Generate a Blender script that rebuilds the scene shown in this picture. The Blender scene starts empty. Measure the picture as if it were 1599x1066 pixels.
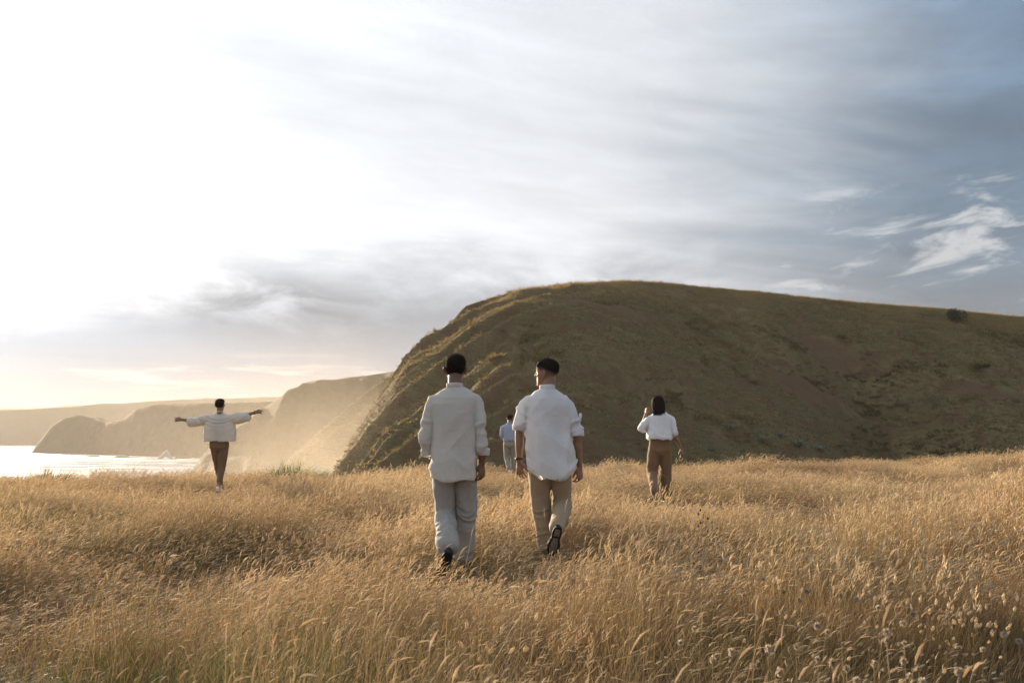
import bpy, bmesh, math, random
import numpy as np
from mathutils import Vector, Matrix, noise as mnoise
from mathutils.bvhtree import BVHTree

C = bpy.context
SC = C.scene
COL = SC.collection
R = math.radians
rng = np.random.default_rng(11)
random.seed(7)

# ------------------------------------------------------------------ camera, sky, sun, exposure
F = 1554.0 / 1599.0                       # focal length / picture width
CAM_H = 1.1
HORIZON = (679 - 533) / 1554.0
SUN_AZ, SUN_EL = R(-33), R(11.0)
cam = bpy.data.cameras.new('camera'); cam_o = bpy.data.objects.new('camera', cam); COL.objects.link(cam_o)
cam.sensor_width = 36.0; cam.lens = 36.0 * F
cam.clip_start = 0.05; cam.clip_end = 20000
cam_o.location = (0, 0, CAM_H)
cam_o.rotation_euler = (R(90) + math.atan(HORIZON), 0, 0)
cam.dof.use_dof = True; cam.dof.focus_distance = 8.6; cam.dof.aperture_fstop = 8
SC.camera = cam_o

SC.render.engine = 'CYCLES'
cy = SC.cycles
cy.max_bounces = 5; cy.diffuse_bounces = 1; cy.glossy_bounces = 2; cy.transmission_bounces = 4
cy.volume_bounces = 0; cy.transparent_max_bounces = 8
cy.caustics_reflective = False; cy.caustics_refractive = False
cy.sample_clamp_indirect = 6.0
cy.use_denoising = True
try: cy.denoising_prefilter = 'FAST'
except Exception: pass
vs = SC.view_settings
SC.display_settings.display_device = 'sRGB'
vs.view_transform = 'Standard'; vs.look = 'None'; vs.gamma = 1.0; vs.use_curve_mapping = False
vs.exposure = 1.5

class N:
    """tiny helper that wires math nodes"""
    def __init__(s, tree): s.t = tree; s.n = tree.nodes; s.l = tree.links
    def new(s, k, **kw):
        o = s.n.new(k)
        for a, b in kw.items(): setattr(o, a, b)
        return o
    def put(s, sock, v):
        if isinstance(v, bpy.types.NodeSocket): s.l.new(v, sock)
        elif v is not None: sock.default_value = v
    def m(s, op, a, b=None, c=None, clamp=False):
        o = s.n.new('ShaderNodeMath'); o.operation = op; o.use_clamp = clamp
        for i, v in enumerate((a, b, c)): s.put(o.inputs[i], v)
        return o.outputs[0]
    def ramp(s, v, a, b, lo=0.0, hi=1.0, smooth=True):
        o = s.n.new('ShaderNodeMapRange'); o.interpolation_type = 'SMOOTHSTEP' if smooth else 'LINEAR'
        s.put(o.inputs[0], v); s.put(o.inputs[1], a); s.put(o.inputs[2], b); s.put(o.inputs[3], lo); s.put(o.inputs[4], hi)
        return o.outputs[0]
    def mix(s, f, a, b, bt='MIX'):
        o = s.n.new('ShaderNodeMix'); o.data_type = 'RGBA'; o.blend_type = bt
        s.put(o.inputs[0], f)
        for i, v in ((6, a), (7, b)):
            if isinstance(v, tuple) and len(v) == 3: v = (*v, 1)
            s.put(o.inputs[i], v)
        return o.outputs[2]
    def noise(s, vec, scale, detail=4, rough=.55, dist=0.0, dims='3D'):
        o = s.n.new('ShaderNodeTexNoise'); o.noise_dimensions = dims
        if vec is not None: s.put(o.inputs['Vector'], vec)
        o.inputs['Scale'].default_value = scale; o.inputs['Detail'].default_value = detail
        o.inputs['Roughness'].default_value = rough; o.inputs['Distortion'].default_value = dist
        return o.outputs[0]
    def comb(s, x, y, z):
        o = s.n.new('ShaderNodeCombineXYZ')
        for i, v in enumerate((x, y, z)): s.put(o.inputs[i], v)
        return o.outputs[0]
    def gauss(s, x, x0, sx, y, y0, sy):
        a = s.m('POWER', s.m('ABSOLUTE', s.m('DIVIDE', s.m('SUBTRACT', x, x0), sx)), 2)
        b = s.m('POWER', s.m('ABSOLUTE', s.m('DIVIDE', s.m('SUBTRACT', y, y0), sy)), 2)
        return s.m('EXPONENT', s.m('MULTIPLY', s.m('ADD', a, b), -1))

world = bpy.data.worlds.new('World'); SC.world = world; world.use_nodes = True
wt = world.node_tree; wt.nodes.clear(); W = N(wt)
geo = W.new('ShaderNodeNewGeometry'); sepd = W.new('ShaderNodeSeparateXYZ')
tc = W.new('ShaderNodeTexCoord')
W.l.new(tc.outputs['Generated'], sepd.inputs[0])
dx, dy, dz = sepd.outputs
DEG = 57.2958
az = W.m('MULTIPLY', W.m('ARCTAN2', dx, dy), DEG)            # degrees east of the view axis
el = W.m('MULTIPLY', W.m('ARCSINE', dz), DEG)
sky = W.new('ShaderNodeTexSky', sky_type='NISHITA'); sky.sun_disc = False
sky.sun_elevation = SUN_EL; sky.sun_rotation = SUN_AZ
sky.air_density = 1.0; sky.dust_density = 1.2; sky.ozone_density = 2.0
sv = Vector((math.sin(SUN_AZ) * math.cos(SUN_EL), math.cos(SUN_AZ) * math.cos(SUN_EL), math.sin(SUN_EL)))
dot = W.m('ADD', W.m('ADD', W.m('MULTIPLY', dx, sv.x), W.m('MULTIPLY', dy, sv.y)), W.m('MULTIPLY', dz, sv.z))
ang = W.m('MULTIPLY', W.m('ARCCOSINE', W.m('MINIMUM', dot, 1.0)), DEG)
# cloud sheet coordinates: a flat layer overhead, stretched along the wind
den = W.m('ADD', W.m('MAXIMUM', dz, 0.0), 0.10)
cu = W.m('DIVIDE', dx, den); cv = W.m('DIVIDE', dy, den)
# turned so streaks run lower left to upper right
ct, st = math.cos(R(24)), math.sin(R(24))
su = W.m('ADD', W.m('MULTIPLY', cu, ct), W.m('MULTIPLY', cv, st))
sw = W.m('SUBTRACT', W.m('MULTIPLY', cv, ct), W.m('MULTIPLY', cu, st))
sheet = W.comb(W.m('MULTIPLY', su, .55), W.m('MULTIPLY', sw, 1.25), 3.7)
n1 = W.noise(sheet, 1.15, 7, .58, .5)
n2 = W.noise(W.comb(W.m('MULTIPLY', az, .05), W.m('MULTIPLY', el, .13), 9.1), 2.2, 8, .62, .4)
# thin bright veil: thick towards the sun, ending along a slanting edge on the east
edge = W.m('ADD', W.m('SUBTRACT', az, W.m('MULTIPLY', el, .30)), W.m('MULTIPLY', W.m('SUBTRACT', n1, .5), 20))
veil = W.ramp(edge, 0, 22, 1.0, 0.0)
back = W.ramp(W.m('ABSOLUTE', az), 40, 110, 0.0, 1.0)
veil = W.m('MAXIMUM', veil, W.m('MULTIPLY', back, W.ramp(n1, .3, .7, .35, .95)))
glow = W.m('EXPONENT', W.m('MULTIPLY', ang, -1 / 9.0))
glow2 = W.m('EXPONENT', W.m('MULTIPLY', W.m('MULTIPLY', ang, ang), -1 / 30.0))
wide = W.m('EXPONENT', W.m('MULTIPLY', ang, -1 / 48.0))
vb = W.m('ADD', W.m('MULTIPLY', wide, 2.9), W.m('MULTIPLY', glow, 8))
vb = W.m('ADD', vb, 4.5)
fib = W.noise(W.comb(W.m('MULTIPLY', su, 1.6), W.m('MULTIPLY', sw, 5.0), 8.1), 2.2, 8, .62, .7)
vb = W.m('MULTIPLY', vb, W.m('MULTIPLY', W.ramp(n1, .25, .75, 1.13, .87), W.ramp(fib, .3, .7, .96, 1.04)))
def scaled(col, f):
    o = W.new('ShaderNodeVectorMath', operation='SCALE')
    W.put(o.inputs[0], col); W.put(o.inputs['Scale'], f); return o.outputs[0]
skyc = scaled(sky.outputs[0], 1.0)
slate = W.mix(W.ramp(el, 9, 34), (.86, 1.38, 1.98), (1.55, 2.25, 3.2))
slate = scaled(slate, W.ramp(W.noise(W.comb(W.m('MULTIPLY', az, .04), W.m('MULTIPLY', el, .16), 2.2), 1.8, 7, .6, .5), .3, .7, .78, 1.3))      # heavy blue bank low down to bluer above
base = W.mix(.90, skyc, slate)
veilcol = scaled(W.mix(back, W.mix(W.ramp(ang, 4, 22), (1.0, .985, .96), (.90, .95, 1.02)), (.84, .97, 1.16)), vb)
c1 = W.mix(veil, base, veilcol)
# lower cloud bank (grey blue) with a torn upper edge
be = W.m('ADD', el, W.m('MULTIPLY', W.m('SUBTRACT', n2, .5), 9))
bank = W.m('MULTIPLY', W.ramp(be, W.ramp(az, -26, -8, 3.5, 6.5), W.ramp(az, -26, -8, 8.0, 11.5), 1.0, 0.0), W.m('MULTIPLY', W.ramp(W.m('ABSOLUTE', W.m('SUBTRACT', az, 4)), 34, 60, 1, .45), W.ramp(az, 6, 20, 1.0, .55)))
bl = W.m('ADD', W.m('MULTIPLY', wide, 3.3), W.m('MULTIPLY', glow, 4.0))
bankcol = scaled(W.mix(W.ramp(el, 0.5, 6), (.93, .93, .96), (.72, .88, 1.10)), W.m('ADD', bl, .7))
c2 = W.mix(W.m('MULTIPLY', bank, .86), c1, bankcol)
# torn dark cloud left of the hill
n3 = W.noise(W.comb(W.m('MULTIPLY', az, .10), W.m('MULTIPLY', el, .30), 4.0), 1.6, 8, .6, .6)
dk = W.m('MULTIPLY', W.gauss(az, -12.5, 7.5, W.m('SUBTRACT', el, W.m('MULTIPLY', W.m('ADD', az, 12), -.10)), 7.1, 2.2), W.ramp(n3, .34, .56))
dkcol = scaled((.72, .86, 1.04), W.m('ADD', W.m('MULTIPLY', glow, 2.5), 2.1))
c3 = W.mix(W.m('MULTIPLY', dk, .92), c2, dkcol)
# small sunlit fair weather clouds low on the east, and wisps over the western horizon
n4 = W.noise(W.comb(W.m('MULTIPLY', az, .12), W.m('MULTIPLY', W.m('SUBTRACT', el, W.m('MULTIPLY', az, .10)), .42), 1.3), 1.5, 9, .62, .5)
lowm = W.m('MULTIPLY', W.ramp(el, 5.0, 7.5), W.ramp(el, 11.5, 15.5, 1, 0))
lowm = W.m('MULTIPLY', lowm, W.ramp(az, 7, 17))
lowm = W.m('MULTIPLY', lowm, W.ramp(az, 60, 90, 1, 0))
pm = W.m('ADD', W.m('ADD', W.gauss(az, 23.2, 4.2, el, 10.4, 1.6), W.gauss(az, 18.5, 2.6, el, 13.2, .9)), W.m('ADD', W.m('MULTIPLY', W.gauss(az, 15.5, 2.5, el, 8.3, .5), 1.0), W.m('ADD', W.gauss(az, 11.2, 1.1, el, 10.2, .5), W.gauss(az, 15.6, .9, el, 9.4, .45))))
puff = W.m('MULTIPLY', W.ramp(W.m('ADD', n4, W.m('MULTIPLY', pm, .15)), .56, .72), lowm)
c4 = W.mix(W.m('MULTIPLY', puff, .75), c3, (4.6, 4.8, 5.0))
n5 = W.noise(W.comb(W.m('MULTIPLY', az, .09), W.m('MULTIPLY', el, .8), 7.7), 1.9, 7, .6, .3)
wis = W.m('MULTIPLY', W.m('MULTIPLY', W.ramp(n5, .53, .68), W.ramp(el, .4, 1.4)), W.ramp(el, 3.0, 5.0, 1, 0))
wis = W.m('MULTIPLY', wis, W.ramp(az, -4, 0, 1, 0))
c5 = W.mix(W.m('MULTIPLY', wis, .7), c4, (7.6, 6.6, 6.1))
# below the horizon line the dome is dim
c6 = W.mix(W.ramp(el, -4, -.5, 1, 0), c5, (1.2, 1.1, 1.0))
bg = W.new('ShaderNodeBackground'); bg.inputs['Strength'].default_value = .052
W.l.new(c6, bg.inputs[0])
wo = W.new('ShaderNodeOutputWorld'); W.l.new(bg.outputs[0], wo.inputs[0])
world.cycles.sampling_method = 'MANUAL'; world.cycles.sample_map_resolution = 512

sun = bpy.data.lights.new('sun', 'SUN'); sun_o = bpy.data.objects.new('sun', sun); COL.objects.link(sun_o)
sun.energy = 5.0; sun.angle = R(0.6); sun.color = (1.0, .82, .60)
sun_o.rotation_euler = (-sv).to_track_quat('-Z', 'Y').to_euler()
sun_o.location = (-30, 50, 40)

# ------------------------------------------------------------------ helpers
def tag(o, label=None, cat=None, group=None, kind=None):
    if label: o['label'] = label
    if cat: o['category'] = cat
    if group: o['group'] = group
    if kind: o['kind'] = kind
    return o

def mesh_obj(name, verts, faces, mat=None, parent=None, smooth=True, link=True):
    me = bpy.data.meshes.new(name)
    v = np.asarray(verts, dtype=np.float32).reshape(-1, 3)
    fa = faces if isinstance(faces, np.ndarray) else None
    if fa is not None:
        me.vertices.add(len(v)); me.vertices.foreach_set('co', v.ravel())
        k = fa.shape[1]; nf = len(fa)
        me.loops.add(nf * k); me.loops.foreach_set('vertex_index', fa.ravel().astype(np.int32))
        me.polygons.add(nf); me.polygons.foreach_set('loop_start', (np.arange(nf) * k).astype(np.int32))
        try: me.polygons.foreach_set('loop_total', np.full(nf, k, dtype=np.int32))
        except Exception: pass
        me.update(calc_edges=True); me.validate()
    else:
        me.from_pydata([tuple(p) for p in v.tolist()], [], faces)
    if smooth: me.polygons.foreach_set('use_smooth', np.ones(len(me.polygons), dtype=bool))
    if mat: me.materials.append(mat)
    o = bpy.data.objects.new(name, me)
    if link: COL.objects.link(o)
    if parent: o.parent = parent
    return o

_G = np.random.default_rng(5).random((256, 256))
def vnoise(x, y):
    xi = np.floor(x).astype(int); yi = np.floor(y).astype(int)
    fx = x - xi; fy = y - yi
    fx = fx * fx * fx * (fx * (fx * 6 - 15) + 10); fy = fy * fy * fy * (fy * (fy * 6 - 15) + 10)
    a = _G[xi % 256, yi % 256]; b = _G[(xi + 1) % 256, yi % 256]
    c = _G[xi % 256, (yi + 1) % 256]; d = _G[(xi + 1) % 256, (yi + 1) % 256]
    return (a * (1 - fx) + b * fx) * (1 - fy) + (c * (1 - fx) + d * fx) * fy
def fbm(x, y, oct=4, seed=0, gain=.5):
    x = np.asarray(x, float) + seed * 17.13; y = np.asarray(y, float) - seed * 9.7
    s = 0; a = 1; t = 0
    for i in range(oct):
        s = s + a * (vnoise(x, y) - .5) * 2; t += a
        x, y = x * 1.93 + y * .52 + 5.2, y * 1.93 - x * .52 + 1.7
        a *= gain
    return s / t
def sstep(x, a, b):
    t = np.clip((x - a) / (b - a), 0, 1); return t * t * (3 - 2 * t)

def grid_mesh(name, xs, ys, fz, mat):
    X, Y = np.meshgrid(xs, ys)
    Z = fz(X, Y)
    nx, ny = len(xs), len(ys)
    idx = np.arange(nx * ny).reshape(ny, nx)
    f = np.stack([idx[:-1, :-1], idx[:-1, 1:], idx[1:, 1:], idx[1:, :-1]], -1).reshape(-1, 4)
    return mesh_obj(name, np.stack([X, Y, Z], -1).reshape(-1, 3), f, mat)

def new_mat(name):
    m = bpy.data.materials.new(name); m.use_nodes = True
    t = m.node_tree; t.nodes.clear(); h = N(t)
    out = h.new('ShaderNodeOutputMaterial')
    return m, h, out
def bsdf(h, out, col, rough=.8, spec=.3, **kw):
    b = h.new('ShaderNodeBsdfPrincipled')
    h.put(b.inputs['Base Color'], (*col, 1) if isinstance(col, tuple) and len(col) == 3 else col)
    h.put(b.inputs['Roughness'], rough); h.put(b.inputs['Specular IOR Level'], spec)
    for k, v in kw.items(): h.put(b.inputs[k.replace('_', ' ')], v)
    h.l.new(b.outputs[0], out.inputs[0]); return b
def bump(h, b, height, strength=.5, dist=.02):
    o = h.new('ShaderNodeBump'); h.put(o.inputs['Height'], height)
    o.inputs['Strength'].default_value = strength; o.inputs['Distance'].default_value = dist
    h.l.new(o.outputs[0], b.inputs['Normal']); return o

# ------------------------------------------------------------------ land
Z_SEA = -20.0
def edge_y(x):
    return 24.5 + 5.7 * sstep(x, -9, -2) + 1.0 * fbm(x / 5.0, x * 0 + 3, 3, 2) + 2.0 * sstep(x, 8, 20) - 30 * sstep(-x, 22, 60)
def ground_z(x, y):
    x = np.asarray(x, float); y = np.asarray(y, float)
    d = np.hypot(x, y)
    z = .10 * fbm(x / 4.2, y / 4.2, 3, 1) + .05 * fbm(x / 1.1, y / 1.1, 2, 4)
    z = z * sstep(d, .5, 4)
    z = z - .05 - .16 * sstep(y, 19, 27) * sstep(-x, 2, 6)
    e = y - edge_y(x)
    drop = np.where(e > 0, -(e * .25 + 1.1 * np.maximum(e - 1.2, 0)), 0)
    return np.maximum(z + drop, -24 + 0 * z)

CREST = np.array([  # x, distance y, height z of the main crest, walked off along the ridge
    (-90, 104, -24), (-48, 110, -23), (-34, 116, -20), (-27, 121, -13), (-23.2, 126, -6), (-21.0, 130, -1.6), (-19.8, 135, 2.0), (-18.2, 139, 5.2), (-16.7, 142, 8.5), (-15.0, 145, 11.6), (-13.2, 147, 14.2),
    (-9.7, 151, 17.2), (-6.5, 155, 20.0), (0, 160, 23.4), (5.3, 164, 25.4), (10.8, 168, 26.6), (19.4, 172, 27.6),
    (28.2, 175, 27.6), (46.8, 182, 27.0), (73.4, 190, 25.8), (103, 200, 24.8), (150, 206, 23), (260, 212, 19)], float)
SPUR = np.array([(-90, 190, -24), (-62, 192, -22), (-52, 194, -14), (-44, 196, -4), (-38.6, 200, 2.2), (-31.7, 205, 8.8), (-21, 208, 16.4), (-10, 212, 19), (20, 216, 18), (260, 220, 10)], float)
def hill_z(x, y):
    wx = 3.0 * fbm(x / 14., y / 14., 3, 3); 
    xx = x + wx * .35
    yc = np.interp(xx, CREST[:, 0], CREST[:, 1]); zc = np.interp(xx, CREST[:, 0], CREST[:, 2])
    d = yc - y
    right = sstep(x, 40, 100)
    L1 = 20 - 9 * right
    s1, s2 = .26 - .05 * right, .60 - .17 * sstep(-x, -24, 6)
    near = np.where(d < L1, s1 * d, s1 * L1 + s2 * (d - L1)) 
    k = 6.0
    near = s1 * d + (s2 - s1) * k * np.log1p(np.exp(np.clip((d - L1) / k, -30, 30)))
    near = near - (s2 - s1) * k * np.log1p(np.exp(-L1 / k))
    far = -d * .10 + .0022 * d * d
    prof = np.where(d > 0, near, far)
    z = zc - prof
    # gully and bowl on the eastern face
    face = sstep(d, 8, 30)
    gx = 52 + (150 - y) * .02 + 3 * fbm(y / 18., y * 0, 2, 8)
    g = np.exp(-((x - gx) / 9.) ** 2)
    z = z - face * (8.0 * g + 3.2 * np.exp(-((x - gx + 2) / 3.0) ** 2) * sstep(fbm(x / 12., y / 12., 3, 31), -.3, .3))
    z = z - face * 2.6 * np.exp(-((x - 37 - (150 - y) * .3) / 7.) ** 2)
    z = z + face * 3.0 * np.exp(-((x - 8) / 16.) ** 2)
    z = z + face * 2.5 * sstep(x, 62, 95)
    # ribs that run down the western flank
    w = sstep(-x, -26, 2) * sstep(d, -2, 8)
    u = x * .60 - y * .80 + 1.5 * fbm(x / 16., y / 16., 3, 12)
    rib = 1.0 - np.abs(fbm(u / 6.5, (x * .8 + y * .6) / 60., 3, 21)) * 2.6
    z = z + w * 2.3 * rib
    w2 = sstep(d, 0, 10)
    z = z + .9 * fbm(x / 13., y / 10., 4, 5) * (.35 + .65 * w2) + (.10 + .38 * w2) * fbm(x / 2.6, y / 1.8, 3, 6)
    # eroded scarps: short steps in the slope
    sc1 = sstep(fbm(x / 9., y / 6., 3, 41), .18, .5) * w2 * sstep(x, -5, 14)
    z = z - sc1 * .9
    # the spur behind, nearer the sea
    yc2 = np.interp(x + wx * .5, SPUR[:, 0], SPUR[:, 1]); zc2 = np.interp(x + wx * .5, SPUR[:, 0], SPUR[:, 2])
    d2 = yc2 - y
    z2 = zc2 - np.where(d2 > 0, .55 * d2, -.5 * d2) + .7 * fbm(x / 9., y / 9., 4, 9) + .35 * (1 - np.abs(fbm(u / 6., y / 40., 2, 22)) * 2.)
    z = np.maximum(z, z2)
    return np.maximum(z, -22.5 + .6 * fbm(x / 3., y / 3., 3, 7))

def ridge_fn(T, near_s, far_s, amp, wl, seed, floor=-24):
    T = np.array(T, float)
    def f(x, y):
        wx = amp * 1.2 * fbm(x / wl, y / wl, 3, seed)
        yc = np.interp(x + wx, T[:, 0], T[:, 1]); zc = np.interp(x + wx, T[:, 0], T[:, 2])
        d = yc - y
        k = wl * .08
        z = zc - near_s * (np.sqrt(np.maximum(d, 0) ** 2 + k * k) - k) + far_s * np.minimum(d, 0)
        z = z + amp * sstep(np.abs(d), 0, wl * .5) * (fbm(x / wl, y / wl, 5, seed + 1)) + amp * .10 * fbm(x / wl * 6, y / wl * 6, 3, seed + 2)
        rib = 1 - 2 * np.abs(fbm((x + y * .25) / (wl * .5), y / (wl * 3), 4, seed + 3))
        z = z + amp * .85 * rib * sstep(d, 0, wl * .4)
        return np.maximum(z, floor)
    return f
def pt(px, py, D): return ((px - 800) / 1554. * D, D, CAM_H + (679 - py) / 1554. * D)

# ------------------------------------------------------------------ land materials
SCARS = [(51, 161, 7, 4), (41, 143, 9, 4.5), (47, 127, 4, 8), (31, 164, 7, 3), (-7, 150, 6, 5), (10, 140, 9, 5), (70, 150, 8, 3)]     # bare eroded patches on the hill: x, y, half sizes
def land_mat(name, dry, green, soil, scale=1.0, soil_lo=.60, bumpd=.25, scars=()):
    m, h, out = new_mat(name)
    tcn = h.new('ShaderNodeTexCoord'); P = tcn.outputs['Object']
    a = h.noise(P, .045 * scale, 6, .6, .4); b = h.noise(P, .35 * scale, 6, .65, .3)
    c = h.noise(P, 1.9 * scale, 5, .7); e = h.noise(P, .11 * scale, 5, .6, .8)
    g = h.m('ADD', h.m('MULTIPLY', a, .6), h.m('MULTIPLY', b, .4))
    col = h.mix(h.ramp(g, .40, .62), green, dry)
    col = h.mix(h.m('MULTIPLY', h.ramp(c, .40, .70), .55), col, tuple(v * .55 for v in dry))
    gn = h.new('ShaderNodeNewGeometry'); s = h.new('ShaderNodeSeparateXYZ'); h.l.new(gn.outputs['Normal'], s.inputs[0])
    steep = h.ramp(s.outputs[2], .86, .70)
    so = h.m('MAXIMUM', h.ramp(e, soil_lo, soil_lo + .10), h.m('MULTIPLY', steep, h.ramp(b, .42, .58)))
    if scars:
        sx = h.new('ShaderNodeSeparateXYZ'); h.l.new(P, sx.inputs[0])
        for (a_, b_, c_, d_) in scars:
            q = h.gauss(sx.outputs[0], a_, c_, sx.outputs[1], b_, d_)
            so = h.m('MAXIMUM', so, h.ramp(h.m('ADD', q, h.m('MULTIPLY', h.m('SUBTRACT', b, .5), 1.6)), .35, .7))
    col = h.mix(h.m('MULTIPLY', so, .85), col, soil)
    bs = bsdf(h, out, col, .95, .1)
    bump(h, bs, h.m('ADD', h.m('MULTIPLY', b, 1.0), h.m('MULTIPLY', c, .45)), .9, bumpd)
    return m
M_hill = land_mat('hill_turf', (.19, .140, .066), (.110, .096, .042), (.115, .066, .036), scars=SCARS)
M_head = land_mat('headland_turf', (.17, .125, .068), (.085, .072, .040), (.15, .095, .06), .35, .60, 1.5)
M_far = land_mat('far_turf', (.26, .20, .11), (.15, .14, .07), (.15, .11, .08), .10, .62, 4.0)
M_ground, h_, o_ = new_mat('field_soil')
_p = h_.new('ShaderNodeTexCoord').outputs['Object']
_b = bsdf(h_, o_, h_.mix(h_.ramp(h_.noise(_p, 2.2, 6, .6), .35, .65), (.060, .040, .020), (.14, .095, .048)), .95, .1)
bump(h_, _b, h_.noise(_p, 22, 5, .7), 1.0, .05)

ground = grid_mesh('ground', np.linspace(-64, 84, 371), np.concatenate([np.linspace(-60, -2, 30), np.linspace(-1.8, 48, 167)]), ground_z, M_ground)
tag(ground, kind='structure')
hx = np.concatenate([np.linspace(-90, -45, 40), np.linspace(-44.5, 112, 330), np.linspace(114, 260, 50)])
hy = np.concatenate([np.linspace(46, 78, 24), np.linspace(79, 215, 290), np.linspace(217, 330, 30)])
hill = grid_mesh('hill', hx, hy, hill_z, M_hill); tag(hill, kind='structure')

# the second headland, hazier, with the spray below it
T2 = [(-190, 360, -24), (-140, 366, -24), (-124, 368, -21), (-115, 372, -8), (-110, 375, -1.6), (-103, 378, 5.7), (-94, 380, 11.6), (-88, 380, 15), (-83, 381, 18.5), (-78, 382, 21.6), (-68.5, 384, 22.9),
      (-44, 388, 26), (20, 395, 30), (120, 400, 20)]
f2 = ridge_fn(T2, .62, .12, 4.2, 34, 51)
headland = grid_mesh('headland', np.linspace(-190, 60, 260), np.linspace(290, 520, 200), f2, M_head); tag(headland, kind='structure')
# third headland reaching out to the point
T3 = [pt(*p) for p in [(20, 706, 1260), (56, 706, 1255), (63, 700, 1250), (70, 686, 1240), (80, 672, 1230), (92, 661, 1222), (108, 652, 1215), (126, 648.5, 1205), (150, 653, 1190), (172, 657, 1160), (190, 657.5, 1132),
                       (203, 652, 1126), (220, 638, 1118), (238, 632, 1105), (262, 630.5, 1080), (320, 630, 1030), (415, 627, 1000), (470, 626, 990), (700, 640, 980)]]
f3 = ridge_fn(T3, 1.05, .10, 6.0, 80, 71)
headland2 = grid_mesh('headland', np.linspace(-640, 40, 420), np.linspace(850, 1500, 260), f3, M_head); tag(headland2, kind='structure')
# the far coast
T4 = [pt(*p) for p in [(-1400, 668, 2500), (-900, 655, 2460), (-420, 645, 2440), (-160, 640, 2440), (0, 637.5, 2440), (100, 634.5, 2440), (250, 628, 2420), (400, 621.5, 2400), (470, 619, 2380), (800, 618, 2350), (1600, 640, 2350)]]
f4a = ridge_fn(T4, .06, .02, 5, 280, 91)
def f4(x, y):
    z = f4a(x, y)
    coast = 2120 + 30 * fbm(x / 260., y / 900., 3, 95) + .02 * x
    e = y - coast
    cap = Z_SEA - 6 + 1.0 * np.maximum(e, 0) * .85
    return np.where(e < 0, -24, np.minimum(z, cap))
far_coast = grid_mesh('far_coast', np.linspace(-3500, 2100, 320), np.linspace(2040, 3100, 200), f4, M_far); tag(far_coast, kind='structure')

# ------------------------------------------------------------------ sea
M_sea, h_, o_ = new_mat('sea_water')
_p = h_.new('ShaderNodeTexCoord').outputs['Object']
_s = h_.new('ShaderNodeSeparateXYZ'); h_.l.new(_p, _s.inputs[0])
_sw = h_.comb(h_.m('MULTIPLY', _s.outputs[0], .35), _s.outputs[1], 0)
_n = h_.m('ADD', h_.noise(_sw, .06, 6, .6, .6), h_.m('MULTIPLY', h_.noise(_p, .5, 5, .6), .35))
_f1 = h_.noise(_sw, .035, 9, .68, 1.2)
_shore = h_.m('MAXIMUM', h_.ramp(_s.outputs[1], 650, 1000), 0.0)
_foam_glare = h_.m('MULTIPLY', h_.ramp(_f1, .45, .57), h_.m('ADD', h_.m('MULTIPLY', _shore, .6), .4))  # surf foam, spread wider so its white also stands in for sun glare
_col = h_.mix(_foam_glare, (.045, .075, .085), (.82, .84, .85))
_b = bsdf(h_, o_, _col, h_.m('ADD', .26, h_.m('MULTIPLY', _foam_glare, .5)), .5)
_b.inputs['IOR'].default_value = 1.33
bump(h_, _b, _n, .9, 1.6)
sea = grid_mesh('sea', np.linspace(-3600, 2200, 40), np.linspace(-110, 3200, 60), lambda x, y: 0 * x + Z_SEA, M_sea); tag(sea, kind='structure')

# rocks awash along the foot of the headland
M_rock, h_, o_ = new_mat('wet_rock')
_p = h_.new('ShaderNodeTexCoord').outputs['Object']
bsdf(h_, o_, h_.mix(h_.noise(_p, .6, 5, .6), (.035, .030, .026), (.12, .095, .07)), .6, .4)
def rock_mesh(seed, sx, sy, sz):
    bm = bmesh.new(); bmesh.ops.create_icosphere(bm, subdivisions=3, radius=1)
    for v in bm.verts:
        n = mnoise.fractal(v.co * 1.3 + Vector((seed * 3.1, 0, 0)), 1.0, 2.0, 4)
        k = 1 + .38 * n
        v.co = Vector((v.co.x * k * sx, v.co.y * k * sy, max(v.co.z * k * sz, -.4)))
    me = bpy.data.meshes.new('rock'); bm.to_mesh(me); bm.free(); me.materials.append(M_rock)
    return me
ROCKS = [(96, 707, 7, 1.2, 'low dark rock at the very foot of the headland point'), (118, 708, 12, .9, 'long flat dark rock awash just off the headland point'), (196, 713, 8, 1.2, 'small dark rock in the surf between the point and the splash'),
         (212, 711, 6, 1.6, 'dark rock in the foam below the dip of the headland'), (290, 715, 8, 1.6, 'dark rock in the surf close to the right of the splash'), (150, 712, 6, .8, 'tiny dark rock in the open surf before the headland')]
for i, (px, py, w, hh, lb) in enumerate(ROCKS):
    D = 21.1 * 1554 / (py - 679)
    x = (px - 800) / 1554 * D
    o = bpy.data.objects.new('rock', rock_mesh(i, w, w * .6, hh)); COL.objects.link(o); o.location = (x, D, Z_SEA + .1)
    tag(o, lb, 'rock', 'rocks in the surf')

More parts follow.
